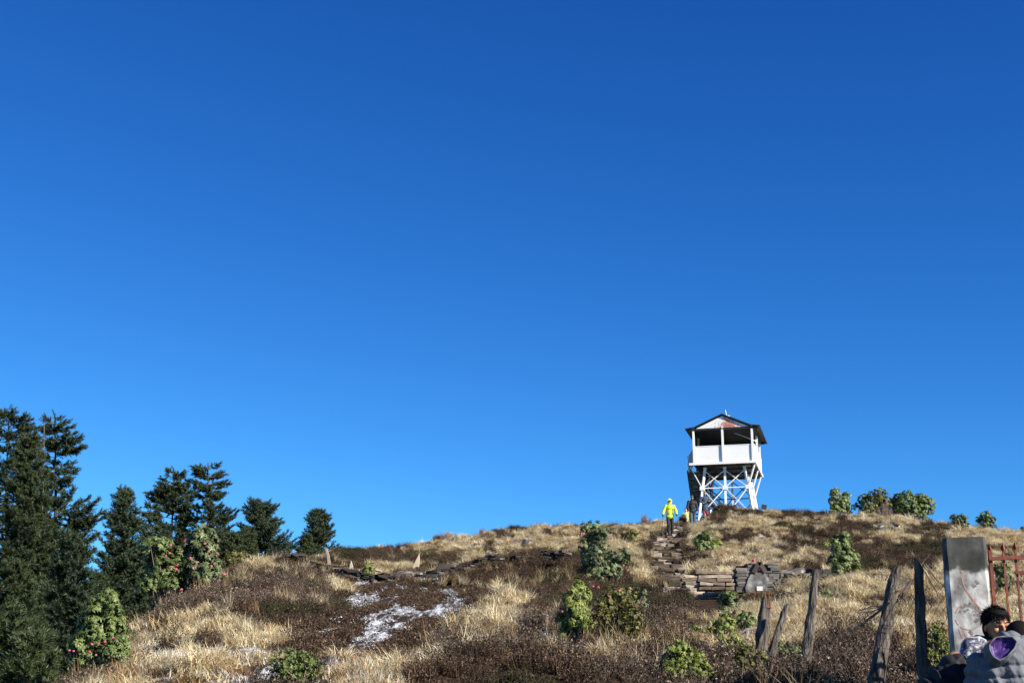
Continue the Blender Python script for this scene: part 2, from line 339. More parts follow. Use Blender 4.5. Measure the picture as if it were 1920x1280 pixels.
M['plaque'] = mat('white_plaque', [(0, (.70, .66, .60)), (1, (.78, .75, .70))], .6, attr=None, noise=1, bscale=20)
M['black'] = mat('black_fabric', [(0, (.008, .008, .010)), (1, (.022, .021, .022))], .75, attr=None, noise=1.4, bscale=7, bump=.35)
M['blacksoft'] = mat('black_hair', [(0, (.004, .003, .003)), (1, (.014, .011, .009))], .8, spec=.15)

# ------------------------------------------------------------------ ground sheet
ss = np.concatenate([np.linspace(-6, -.5, 40)[:-1], np.linspace(-.5, .5, 520), np.linspace(.5, 6, 40)[1:]])
yy = np.concatenate([[-300, -120, -50, -20, -8, -2], np.linspace(0, 10, 20), np.exp(np.linspace(math.log(10.2), math.log(100), 430)), np.exp(np.linspace(math.log(104), math.log(3400), 50))])
SS, YY = np.meshgrid(ss, yy); XX = SS*(np.maximum(YY, 0)+np.where(YY < 8, 8-np.clip(YY, 0, 8), 0)+.0)
ZZ = hgt(XX, YY); nr, nc = XX.shape
he, fr, sn = zones(XX.ravel(), np.maximum(YY.ravel(), 5), ZZ.ravel())
idx = np.arange(nr*nc).reshape(nr, nc)
F = np.stack([idx[:-1, :-1], idx[:-1, 1:], idx[1:, 1:], idx[1:, :-1]], -1).reshape(-1, 4)
gme = nmesh('ground', np.stack([XX, YY, ZZ], -1).reshape(-1, 3), F, he.astype(float), smooth=True)
a = gme.attributes.new('frost', 'FLOAT', 'POINT'); a.data.foreach_set('value', (sn*1.0).astype(np.float32))
a = gme.attributes.new('bank', 'FLOAT', 'POINT'); a.data.foreach_set('value', fr.astype(np.float32))
def ground_mat():
    m = bpy.data.materials.new('hillside_ground'); m.use_nodes = True; N = m.node_tree.nodes; L = m.node_tree.links
    b = N['Principled BSDF']; b.inputs['Roughness'].default_value = .95; b.inputs['Specular IOR Level'].default_value = .1
    tc = N.new('ShaderNodeTexCoord')
    def noise(s, d=6):
        n = N.new('ShaderNodeTexNoise'); n.inputs['Scale'].default_value = s; n.inputs['Detail'].default_value = d; n.inputs['Roughness'].default_value = .7
        L.new(tc.outputs['Object'], n.inputs['Vector']); return n.outputs['Fac']
    def ramp(src, st):
        r = N.new('ShaderNodeValToRGB'); e = r.color_ramp.elements
        for i, (p, c) in enumerate(st):
            x = e[i] if i < 2 else e.new(p)
            x.position = p; x.color = (*([v*.73 for v in c] if c[0] < .9 else c), 1)
        L.new(src, r.inputs[0]); return r.outputs[0]
    straw = ramp(noise(3.5), [(.3, (.05, .032, .018)), (.48, (.17, .115, .055)), (.62, (.40, .30, .16)), (.8, (.52, .43, .27))])
    soil = ramp(noise(5), [(.3, (.018, .011, .008)), (.55, (.055, .034, .018)), (.8, (.10, .07, .04))])
    at = N.new('ShaderNodeAttribute'); at.attribute_name = 'tint'
    fa = N.new('ShaderNodeAttribute'); fa.attribute_name = 'frost'
    mx = N.new('ShaderNodeMix'); mx.data_type = 'RGBA'; L.new(at.outputs['Fac'], mx.inputs[0]); L.new(straw, mx.inputs[6]); L.new(soil, mx.inputs[7])
    fn = ramp(noise(4.5, 8), [(.52, (0, 0, 0)), (.58, (1, 1, 1))])
    mu = N.new('ShaderNodeMath'); mu.operation = 'MULTIPLY'; L.new(fn, mu.inputs[0]); L.new(fa.outputs['Fac'], mu.inputs[1])
    mpg = N.new('ShaderNodeMapping'); mpg.inputs['Scale'].default_value = (5.0, .26, .6); L.new(tc.outputs['Object'], mpg.inputs[0])
    n3 = N.new('ShaderNodeTexNoise'); n3.inputs['Scale'].default_value = 1; n3.inputs['Detail'].default_value = 7; n3.inputs['Roughness'].default_value = .72; L.new(mpg.outputs[0], n3.inputs[0])
    ba = N.new('ShaderNodeAttribute'); ba.attribute_name = 'bank'; mb_ = N.new('ShaderNodeMath'); mb_.operation = 'MULTIPLY'; L.new(ramp(n3.outputs['Fac'], [(.485, (0, 0, 0)), (.60, (1, 1, 1))]), mb_.inputs[0]); L.new(ba.outputs['Fac'], mb_.inputs[1])
    mxx = N.new('ShaderNodeMath'); mxx.operation = 'MAXIMUM'; L.new(mu.outputs[0], mxx.inputs[0]); L.new(mb_.outputs[0], mxx.inputs[1]); mu = mxx
    m2 = N.new('ShaderNodeMix'); m2.data_type = 'RGBA'; L.new(mu.outputs[0], m2.inputs[0]); L.new(mx.outputs[2], m2.inputs[6]); m2.inputs[7].default_value = (.56, .58, .62, 1)
    L.new(m2.outputs[2], b.inputs['Base Color'])
    bp = N.new('ShaderNodeBump'); bp.inputs['Strength'].default_value = .9; bp.inputs['Distance'].default_value = .08
    L.new(noise(9, 8), bp.inputs['Height']); L.new(bp.outputs[0], b.inputs['Normal'])
    return m
tag(link('ground', gme, ground_mat()), kind='structure')

# ------------------------------------------------------------------ batch placement
def rotm(yaw, tilt, tdir):
    """(N,3,3): yaw about z, then tilt towards direction tdir"""
    c, s = np.cos(yaw), np.sin(yaw); o = np.zeros_like(c); l = np.ones_like(c)
    Rz = np.stack([np.stack([c, -s, o], -1), np.stack([s, c, o], -1), np.stack([o, o, l], -1)], 1)
    ax = np.stack([-np.sin(tdir), np.cos(tdir), o], -1)
    ct, st = np.cos(tilt), np.sin(tilt); x, y, z = ax.T
    K = np.stack([np.stack([o, -z, y], -1), np.stack([z, o, -x], -1), np.stack([-y, x, o], -1)], 1)
    I = np.eye(3)[None]
    Rt = I+st[:, None, None]*K+(1-ct)[:, None, None]*(K@K)
    return Rt@Rz
def frame(D, rng):
    """(N,3,3) whose z axis is direction D, random roll"""
    D = D/np.linalg.norm(D, axis=1, keepdims=True)
    a = rng.normal(size=D.shape); a -= (a*D).sum(1, keepdims=True)*D; a /= np.linalg.norm(a, axis=1, keepdims=True)
    b = np.cross(D, a); return np.stack([a, b, D], -1)
def batch(tv, tf, tt, Rm, P, S, T=None):
    """instances of template as one array"""
    N = len(P); n = len(tv)
    V = np.einsum('nij,vj->nvi', Rm, tv)*S[:, None, None]+P[:, None, :]
    F = (tf[None]+(np.arange(N)*n)[:, None, None]).reshape(-1, tf.shape[1])
    t = np.broadcast_to(tt[None], (N, n)) if T is None else tt[None]*.5+T[:, None]*.5
    return V.reshape(-1, 3), F, t.reshape(-1)
def cat(parts):
    V, F, T = [], [], []; b = 0
    for v, f, t in parts:
        V.append(v); F.append(f+b); T.append(t); b += len(v)
    return np.concatenate(V), np.concatenate(F), np.concatenate(T)
# ------------------------------------------------------------------ ground cover templates
def blades(n, L, wd, spread, droop, rng, seg=3, base_r=.08, lo=.1, hi=1, tipwhite=0):
    V = []; F = []; T = []
    for i in range(n):
        an = rng.uniform(0, 2*math.pi); l = L*rng.uniform(.45, 1.1); out = spread*rng.uniform(.1, 1)
        r0 = base_r*math.sqrt(rng.uniform(0, 1)); a0 = rng.uniform(0, 2*math.pi)
        p = np.array([r0*math.cos(a0), r0*math.sin(a0), -.03]); th = out*.6; w = wd*rng.uniform(.6, 1.3)
        side = np.array([-math.sin(an), math.cos(an), 0]); tt = rng.uniform(lo, hi)
        b = len(V)
        for k_ in range(seg+1):
            f = k_/seg
            ww = w*(1-f**1.5*.9)/2
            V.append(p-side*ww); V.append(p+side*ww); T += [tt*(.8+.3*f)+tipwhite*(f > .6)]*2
            ang = th+droop*f*rng.uniform(.7, 1.3)
            p = p+np.array([math.cos(an)*math.sin(ang), math.sin(an)*math.sin(ang), math.cos(ang)])*l/seg
        for k_ in range(seg): F.append([b+2*k_, b+2*k_+1, b+2*k_+3, b+2*k_+2])
    return np.array(V), np.array(F), np.array(T)
def twigs(n, H, wr, rng, lean=.9, wd=.006, fleck=3, fl=.03, frost=0):
    """woody heath clump: thin stems with tiny leafy flecks"""
    V = []; F = []; T = []
    for i in range(n):
        an = rng.uniform(0, 2*math.pi); th = lean*math.sqrt(rng.uniform(0, 1)); h = H*rng.uniform(.5, 1.1)*(1-.35*th)
        r0 = wr*.4*rng.uniform(0, 1); p0 = np.array([r0*math.cos(an), r0*math.sin(an), -.05])
        d = np.array([math.cos(an)*math.sin(th), math.sin(an)*math.sin(th), math.cos(th)]); d = d+rng.normal(size=3)*.12
        p1 = p0+d*h; s = np.cross(d, rng.normal(size=3)); s /= np.linalg.norm(s); tt = rng.uniform(.1, .8)
        b = len(V); V += [p0-s*wd, p0+s*wd, p1]; T += [tt]*3; F.append([b, b+1, b+2])
        for k_ in range(fleck):
            f = 1-.62*rng.uniform(0, 1)**1.3; q = p0+d*h*f
            u = rng.normal(size=3); u[2] = abs(u[2]); u /= np.linalg.norm(u); v = np.cross(u, rng.normal(size=3)); v /= np.linalg.norm(v)
            L_ = fl*rng.uniform(.6, 1.6); b = len(V); t2 = rng.uniform(.15, 1)
            if frost and f > .62 and rng.uniform() < frost: t2 = rng.uniform(.9, 1.1); u = u*np.array([1.3, 1.3, .3])
            V += [q-v*L_*.28, q+v*L_*.28, q+u*L_]; T += [t2]*3; F.append([b, b+1, b+2])
    return np.array(V), np.array(F), np.array(T)
def scatter(name, X, Y, scale, variants, mats, label, category, sink=0, tilt=.15, rng=None, zs=None):
    Z = hgt(X, Y)-sink; n = len(X)
    me = bpy.data.meshes.new(name); me.vertices.add(n); me.vertices.foreach_set('co', np.stack([X, Y, Z], -1).astype(np.float32).ravel())
    a = me.attributes.new('rot', 'FLOAT_VECTOR', 'POINT')
    e = 0.3; gx = (hgt(X+e, Y, False)-hgt(X-e, Y, False))/(2*e); gy = (hgt(X, Y+e, False)-hgt(X, Y-e, False))/(2*e)
    rot = np.stack([np.clip(gy, -.5, .5)*.6+rng.normal(size=n)*tilt, -np.clip(gx, -.5, .5)*.6+rng.normal(size=n)*tilt, rng.uniform(0, 6.28, n)], -1)
    a.data.foreach_set('vector', rot.astype(np.float32).ravel())
    sc = np.stack([scale, scale, scale*(zs if zs is not None else 1)], -1)
    a = me.attributes.new('scl', 'FLOAT_VECTOR', 'POINT'); a.data.foreach_set('vector', sc.astype(np.float32).ravel())
    a = me.attributes.new('pick', 'INT', 'POINT'); a.data.foreach_set('value', rng.randint(0, len(variants), n).astype(np.int32))
    o = link(name, me, None); ng = bpy.data.node_groups.new(name+'_scatter', 'GeometryNodeTree')
    ng.interface.new_socket('Geometry', in_out='INPUT', socket_type='NodeSocketGeometry')
    ng.interface.new_socket('Geometry', in_out='OUTPUT', socket_type='NodeSocketGeometry')
    N = ng.nodes; L = ng.links; gi = N.new('NodeGroupInput'); go = N.new('NodeGroupOutput'); j = N.new('GeometryNodeJoinGeometry')
    def attr(nm, ty):
        x = N.new('GeometryNodeInputNamedAttribute'); x.data_type = ty; x.inputs[0].default_value = nm; return x.outputs[0]
    ra, sa, pa = attr('rot', 'FLOAT_VECTOR'), attr('scl', 'FLOAT_VECTOR'), attr('pick', 'INT')
    for k_, (v, f, t) in enumerate(variants):
        m2 = nmesh(name+'_clump', v, f, t); m2.materials.append(mats[k_ % len(mats)])
        src = bpy.data.objects.new(name+'_clump', m2)
        oi = N.new('GeometryNodeObjectInfo'); oi.inputs['Object'].default_value = src; oi.inputs['As Instance'].default_value = True
        ip = N.new('GeometryNodeInstanceOnPoints'); cm = N.new('FunctionNodeCompare'); cm.data_type = 'INT'; cm.operation = 'EQUAL'
        L.new(pa, cm.inputs[2]); cm.inputs[3].default_value = k_
        L.new(gi.outputs[0], ip.inputs['Points']); L.new(cm.outputs[0], ip.inputs['Selection']); L.new(oi.outputs['Geometry'], ip.inputs['Instance'])
        e2r = N.new('FunctionNodeEulerToRotation'); L.new(ra, e2r.inputs[0]); L.new(e2r.outputs[0], ip.inputs['Rotation'])
        L.new(sa, ip.inputs['Scale']); L.new(ip.outputs[0], j.inputs[0])
    L.new(j.outputs[0], go.inputs[0])
    md = o.modifiers.new('scatter', 'NODES'); md.node_group = ng
    return tag(o, label, category, kind='stuff')
rng = np.random.RandomState(5)
def sample(n, y0, y1, tmax=.43, power=1.0):
    Y = (y0**(1+power)+(y1**(1+power)-y0**(1+power))*rng.rand(n))**(1/(1+power))
    X = (rng.rand(n)*2-1)*tmax*Y; return X, Y
grassv = [blades(130, .30, .011, 1.5, 1.7, rng, base_r=.1), blades(120, .36, .011, 1.3, 2.0, rng, base_r=.12), blades(140, .26, .011, 1.8, 1.2, rng, base_r=.14), blades(100, .36, .010, .9, 1.7, rng)]
short = [blades(90, .17, .011, 1.9, .9, rng, seg=2, base_r=.25), blades(90, .19, .010, 1.6, 1.3, rng, seg=2, base_r=.22)]
# tussock grass
X, Y = sample(52000, 13, 86, power=.7); Z = hgt(X, Y); h1, f1, s1 = zones(X, Y, Z)
keep = (~h1) & (~cleared(X, Y, Z)) & (~onpath(X, Y, .85)) & (vnoise(X*1.3+3, Y*1.1) > .34) & ~(s1 & (vnoise(X*1.6, Y*1.0+50) > .60))
keep &= (960+FPX*X/Y > 120)
Xg, Yg = X[keep], Y[keep]
ex = []
for (a_, b_, n_) in ((1492, 1112, 9), (1507, 1108, 6), (1212, 1044, 5), (1325, 1068, 6), (1352, 1070, 5), (1388, 982, 6), (930, 1180, 8), (418, 1258, 7), (1180, 1038, 4), (640, 1110, 4), (1660, 1010, 5), (480, 1062, 4), (1600, 1130, 6), (960, 1120, 4)):
    y_ = GY(a_, b_)
    for i in range(n_): ex.append(((a_-960)/FPX*y_+rng.normal()*.16, y_+rng.normal()*.2))
ex = np.array(ex)
sc = np.where(rng.rand(len(Xg)) < .07, 1.45, 1)*rng.uniform(.45, 1.15, len(Xg))*np.interp(Yg, [14, 40, 80], [.75, 1, 1.2])*(.6+.75*vnoise(Xg*.45+7, Yg*.4))
Xg = np.concatenate([Xg, ex[:, 0]]); Yg = np.concatenate([Yg, ex[:, 1]]); sc = np.concatenate([sc, rng.uniform(1.3, 1.9, len(ex))*np.interp(ex[:, 1], [14, 30, 80], [.7, 1, 1.1])])
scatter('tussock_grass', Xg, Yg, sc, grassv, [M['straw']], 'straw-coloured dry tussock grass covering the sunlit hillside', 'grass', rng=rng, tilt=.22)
# short mat grass everywhere it is not heath
X, Y = sample(36000, 13, 86, power=.75); Z = hgt(X, Y); h1, f1, s1 = zones(X, Y, Z)
keep = (~h1) & (~cleared(X, Y, Z)) & (~onpath(X, Y, 1.0)) & ~(s1 & (vnoise(X*1.6, Y*1.0+50) > .64)) & (960+FPX*X/Y > 120)
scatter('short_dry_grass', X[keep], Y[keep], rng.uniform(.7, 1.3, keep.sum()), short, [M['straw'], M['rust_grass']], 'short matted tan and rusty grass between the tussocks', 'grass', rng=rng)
M['frost_straw'] = mat('frosted_straw', [(0, (.45, .36, .24)), (.4, (.62, .56, .46)), (1, (.88, .88, .90))], .7, transl=.25, objrand=.5)
X, Y = sample(26000, 13, 82, power=.75); Z = hgt(X, Y); h1, f1, s1 = zones(X, Y, Z)
kf = s1 & (vnoise(X*2.2+4, Y*.9+50) > .57) & ~onpath(X, Y, 1)
scatter('frosted_grass', X[kf], Y[kf], rng.uniform(.5, 1.0, kf.sum()), short, [M['frost_straw']], 'short grass whitened with frost in thin strips on the hillside', 'grass', rng=rng)
# heath
hv = [twigs(130, .27, .25, rng, fleck=4, fl=.022), twigs(110, .32, .22, rng, lean=.7, fleck=4, fl=.022), twigs(140, .20, .3, rng, lean=1.2, fleck=4, fl=.022), twigs(110, .30, .2, rng, lean=.6, fleck=4, fl=.022)]
X, Y = sample(56000, 12.5, 86, power=.75); Z = hgt(X, Y); h1, f1, s1 = zones(X, Y, Z); px = 960+FPX*X/Y
pale = (vnoise(X*.6+9, Y*.4) > .43) & (((px > 800) & (Y < 28)) | (px < 620)) 
grn = (vnoise(X*.6+70, Y*.5) > .66)
keep = h1 & ~f1 & ~onpath(X, Y, 1.0) & ~cleared(X, Y, Z)
for nm, kk, mm, lb in (('heather', keep & ~pale & ~grn, 'heather', 'dark reddish brown heather covering the shaded slope'),
                       ('pale_heather', keep & pale, 'heather_pale', 'pale greyish purple heather on the lower slope'),
                       ('green_heath', keep & grn & ~pale, 'heather_green', 'dark olive green heath growing through the brown heather')):
    scatter(nm, X[kk], Y[kk], rng.uniform(.6, 1.25, kk.sum())*np.interp(Y[kk], [14, 80], [.85, 1.1]), hv, [M[mm]], lb, 'heather', rng=rng)
# scattered heather in the grass and grass in the heather
X, Y = sample(14000, 13, 86, power=.7); Z = hgt(X, Y); h1, f1, s1 = zones(X, Y, Z); px = 960+FPX*X/Y
k1 = (~h1) & ~cleared(X, Y, Z) & (vnoise(X*.55+21, Y*.5+4) > .63) & ~onpath(X, Y, 1.0)
scatter('scattered_heather', X[k1], Y[k1], rng.uniform(.4, 1.0, k1.sum()), hv, [M['heather']], 'small brown heather clumps dotted through the straw grass', 'heather', rng=rng)
k2 = h1 & ~f1 & ~cleared(X, Y, Z) & (vnoise(X*.8+61, Y*.7+4) > .63) & ~onpath(X, Y, 1.0)
scatter('wiry_grass', X[k2], Y[k2], rng.uniform(.5, 1.0, k2.sum()), [blades(40, .45, .007, .7, .8, rng), blades(30, .55, .006, .5, .7, rng)], [M['straw'], M['rust_grass']], 'thin wiry straw stalks growing among the dark heather', 'grass', rng=rng)
# frosted low heath
fv = [twigs(110, .08, .4, rng, lean=1.35, fl=.024, frost=.9), twigs(110, .08, .45, rng, lean=1.4, fl=.024, frost=.65)]; dv = [twigs(120, .12, .35, rng, lean=1.2, fl=.024, frost=.03)]
X, Y = sample(110000, 13, 52, power=.8); Z = hgt(X, Y); h1, f1, s1 = zones(X, Y, Z)
nn_ = vnoise(X*3.2+vnoise(X, Y*.4)*.7, Y*.16); streak = (np.abs(nn_-.5) < .09) & (vnoise(X*2+9, Y*.8+31) > .42); kk = f1 & streak
scatter('frosted_heather', X[kk], Y[kk], rng.uniform(.6, 1.1, kk.sum()), fv, [M['frosted']], 'low heather dusted with white frost in streaks on the shaded bank', 'heather', rng=rng)
kk = f1 & ~streak & (vnoise(X*3.4+9, Y*.25+3) > .53)
scatter('low_dark_heather', X[kk], Y[kk], rng.uniform(.6, 1.2, kk.sum()), dv+[twigs(120, .15, .35, rng, lean=1.2, fl=.022)], [M['heather'], M['heather']], 'low dark heather between the frosted streaks of the bank', 'heather', rng=rng)

# ------------------------------------------------------------------ conifers
def needle_tmpl(rng, n=7, L=.07):
    V = []; F = []; T = []
    for sgm in range(3):
        z0 = sgm/3.0
        for i in range(n):
            an = 2*math.pi*(i+rng.uniform(-.3, .3))/n; th = R(rng.uniform(20, 50))
            d = np.array([math.cos(an)*math.sin(th), math.sin(an)*math.sin(th), math.cos(th)])
            s = np.array([-math.sin(an), math.cos(an), 0]); p = np.array([0, 0, z0])
            l = rng.uniform(.42, .66); b = len(V)
            V += [p-s*.055, p+s*.055, p+d*l]; T += [.25+.25*rng.rand(), .25+.25*rng.rand(), .75]; F.append([b, b+1, b+2])
    return np.array(V), np.array(F), np.array(T)
NR = np.random.RandomState(3)
NT_T = [needle_tmpl(NR) for _ in range(3)]
def conifer(px, topy, Y, hw, label, name='fir_tree', style='dense', seed=0, m='needles', base=None, leaders=1, lean=0, crown=.06, group='dark fir trees on the left slope', right=1.0, left=1.0):
    rg = np.random.RandomState(seed); b = G(px, Y, -.15) if base is None else base
    top = PT(px+lean, topy, Y); H = top.z-b.z; Rm = hw*Y/FPX
    t = thing(name, b, label, 'tree', group)
    tr = MB(); n = 9
    def axis(f): return Vector((b.x+(top.x-b.x)*f+math.sin(f*5+seed)*.05*H*.15, b.y+math.cos(f*4+seed)*.03, b.z+H*f))
    tr.tube([axis(i/n) for i in range(n+1)], [max(.010, H*(.013 if style != 'snag' else .0038)*(1-i/n)**.8) for i in range(n+1)], 9, wob=.08)
    limbs = MB(); P = []; D = []; S = []; T = []
    z = crown*H
    gap = {'dense': .16, 'open': .25, 'snag': .3, 'wide': .19}[style]*(.6+H/16)
    while z < H*.985:
        f = z/H
        if style == 'dense': L0 = Rm*(.06+1.05*(1-f)**.8)
        elif style == 'wide': L0 = Rm*min(1.05, (1-f)**.6*1.2+.06)
        elif style == 'open': L0 = Rm*min(1.08, .13+(1-f)**.6*1.15)*(.84+.28*math.sin(z*2.4+seed))
        else: L0 = Rm*(1-f)*.6
        nb = rg.randint(6, 9) if style != 'open' else rg.randint(6, 9)
        if style == 'snag': nb = 3
        for i in range(nb):
            az = rg.uniform(0, 2*math.pi); fb = min(.985, (z+rg.uniform(-.5, .5)*gap)/H)
            L_ = max(.12, L0*rg.uniform(.62, 1.15))*(right if math.cos(az) > .3 else left if math.cos(az) < -.3 else 1)
            if style == 'open' and rg.rand() < .18: continue
            p0 = axis(fb); up0 = ((.30 if style == 'open' else .50)*f-.12)*1.0+rg.uniform(-.14, .14)
            pts = []; ns = 6
            for q in range(ns+1):
                u = q/ns; r = L_*u
                pts.append(Vector((p0.x+math.cos(az)*r, p0.y+math.sin(az)*r, p0.z+r*up0-(L_*.16*math.sin(u*math.pi*.9) if f < .75 else 0)+(.10*L_*u*u))))
            limbs.tube(pts, [max(.004, L_*.017*(1-.85*q/ns)) for q in range(ns+1)], 4, cap=False)
            if style == 'snag': continue
            bare = .10 if style != 'open' else rg.uniform(.15, .42)
            dens = 30
            cnt = max(5, int(L_*dens))
            for j in range(cnt):
                u = bare+(1-bare)*(j+rg.rand())/cnt; fi = min(ns-1, int(u*ns)); w_ = u*ns-fi
                q = pts[fi].lerp(pts[fi+1], w_); bd = (pts[fi+1]-pts[fi]).normalized()
                tl = (L_*(.42*(1-u)+.05)+.10)*rg.uniform(.6, 1.1); tl = min(tl, .62)
                sd_ = 1 if rg.rand() < .5 else -1; ang = R(rg.uniform(30, 62))*sd_
                hd = Vector((bd.x*math.cos(ang)-bd.y*math.sin(ang), bd.x*math.sin(ang)+bd.y*math.cos(ang), bd.z+rg.uniform(-.35, .5)))
                nseg = max(1, int(tl/.13))
                for s_ in range(nseg):
                    P.append(q+hd*tl*(s_+.1)/nseg); D.append(hd+Vector(rg.normal(size=3)*.28)); S.append(.15*rg.uniform(.9, 1.5)); T.append(rg.rand())
            for s_ in range(3):
                P.append(pts[-1]+Vector(rg.normal(size=3)*.03)); D.append((pts[-1]-pts[-2]).normalized()+Vector(rg.normal(size=3)*.25)+Vector((0, 0, .35))); S.append(.17); T.append(.4+.6*rg.rand())
        z += gap*rg.uniform(.7, 1.3)*(1-.35*f)
    if style != 'snag':
        for i in range(10*leaders):
            o_ = Vector((rg.uniform(-.15, .15)*(leaders > 1), 0, 0))
            P.append(axis(1-.012*i/leaders)+o_); D.append(Vector((rg.normal()*.35, rg.normal()*.35, 1))); S.append(.2); T.append(.5)
    if style == 'snag':
        o_ = len(tr.v); tr.v += limbs.v; tr.f += [tuple(i+o_ for i in f_) for f_ in limbs.f]; tr.t += limbs.t
    tk = tr.build('trunk', M['bark'], t, smooth=True)
    if style != 'snag': limbs.build('branches', M['bark'], t)
    if P:
        P = np.array([tuple(p) for p in P]); D = np.array([tuple(d) for d in D]); S = np.array(S); T = np.array(T)
        Fm = frame(D, rg); ps = []
        for k_ in range(3):
            sel = np.arange(len(P)) % 3 == k_
            ps.append(batch(*NT_T[k_], Fm[sel], P[sel], S[sel], T[sel]))
        link('foliage', nmesh('foliage', *cat(ps)), M[m], t)
    return t
conifer(18, 768, 46, 118, 'tallest open-crowned fir at the far left edge with rounded top', 'fir_tree', 'open', 1, crown=.1, base=G(18, 46, -.1))
conifer(52, 812, 42, 100, 'dense dark conical fir standing in front of the tallest fir at the left edge', 'fir_tree', 'dense', 2, crown=.02)
conifer(78, 792, 44, 40, 'bare bleached dead fir top poking up between the tall left firs', 'dead_tree', 'snag', 3, crown=.4, group='dead tree')
conifer(100, 778, 47, 104, 'tall ragged fir with long open branches reaching right over the sky', 'fir_tree', 'open', 4, crown=.12, right=1.1, left=.7)
conifer(134, 1005, 31, 82, 'short dense young fir in front of the tall firs, left of the flowering bush', 'fir_tree', 'dense', 5, m='needles_blue', crown=.02)
conifer(30, 1060, 29, 90, 'young dark fir at the left edge with wide low branches', 'fir_tree', 'dense', 6, crown=.01)
conifer(62, 1205, 20, 60, 'small fir bush in the bottom left corner', 'fir_tree', 'wide', 7, crown=.02)
conifer(-8, 1150, 22, 95, 'dark fir cut by the bottom left frame edge', 'fir_tree', 'wide', 17, crown=.02)
conifer(232, 916, 52, 88, 'slender fir with a spiky three-pronged top between the tall firs and the round-topped pair', 'fir_tree', 'dense', 8, m='needles_blue', leaders=3, crown=.05)
conifer(322, 880, 58, 86, 'left fir of the round-topped pair behind the flowering bushes', 'fir_tree', 'open', 9, crown=.12)
conifer(388, 876, 58, 92, 'right fir of the round-topped pair behind the flowering bushes', 'fir_tree', 'open', 10, crown=.12)
conifer(284, 945, 56, 42, 'shorter fir leaning against the left side of the round-topped pair', 'fir_tree', 'open', 18, crown=.05)
conifer(436, 1005, 52, 42, 'low dark fir at the foot of the round-topped pair', 'fir_tree', 'dense', 11, crown=.02)
conifer(490, 942, 66, 74, 'broad bushy fir standing alone right of the round-topped pair', 'fir_tree', 'wide', 12, m='needles_blue', crown=.06)
conifer(468, 992, 60, 22, 'thin small fir spire in front of the broad bushy fir', 'fir_tree', 'dense', 13, crown=.02)
conifer(598, 960, 70, 42, 'small neat conical fir standing alone on the skyline by the stone wall', 'fir_tree', 'wide', 14, m='needles_blue', crown=.03)
conifer(574, 1008, 66, 20, 'tiny fir at the left foot of the lone conical fir', 'fir_tree', 'dense', 15, crown=.02)
conifer(180, 1080, 42, 60, 'short fir filling the gap behind the flowering rhododendron on the left', 'fir_tree', 'dense', 16, crown=.02)
conifer(95, 1100, 38, 90, 'wide dark fir low behind the two young firs', 'fir_tree', 'wide', 19, crown=.01)

# ------------------------------------------------------------------ rhododendrons
def whorl_tmpl(rg, n, ll, lw, up, droop):
    V = []; F = []; T = []
    for i in range(n):
        an = 2*math.pi*(i+rg.uniform(-.3, .3))/n; p = np.array([0., 0., 0.]); th = up*rg.uniform(.7, 1.3); s = np.array([-math.sin(an), math.cos(an), 0])
        l = ll*rg.uniform(.75, 1.15); b = len(V); tt = rg.uniform(0, .8)
        for k_ in range(4):
            f = k_/3; w = lw*(.25, .95, 1, .12)[k_]/2
            nrm = np.array([math.cos(an)*-math.cos(th), math.sin(an)*-math.cos(th), math.sin(th)])
            V += [p-s*w-nrm*w*.35, p, p+s*w-nrm*w*.35]; T += [tt, tt+.3, tt]
            d = np.array([math.cos(an)*math.sin(th), math.sin(an)*math.sin(th), math.cos(th)])
            p = p+d*l/3; th += droop/3
        for k_ in range(3):
            o = b+3*k_; F += [[o, o+1, o+4, o+3], [o+1, o+2, o+5, o+4]]
    return np.array(V), np.array(F), np.array(T)
WR = np.random.RandomState(8)
WH = {'droop': [whorl_tmpl(WR, 11, 1, .27, R(75), R(95)) for _ in range(3)],
      'up': [whorl_tmpl(WR, 9, 1, .26, R(35), R(40)) for _ in range(3)],
      'small': [whorl_tmpl(WR, 8, 1, .38, R(60), R(40)) for _ in range(3)]}
def flower(parent, p, r, rg):
    P = []; D = []
    for i in range(22):
        d = Vector(rg.normal(size=3)); d.z = abs(d.z)*.8+.0; d.normalize(); P.append(tuple(Vector(p)+d*r*.55)); D.append(tuple(d))
    V, F_, T = batch(*WH['small'][0], frame(np.array(D), rg), np.array(P), np.full(22, r*.6), rg.rand(22))
    return link('blossom', nmesh('blossom', V, F_, T), M['pink'], parent)
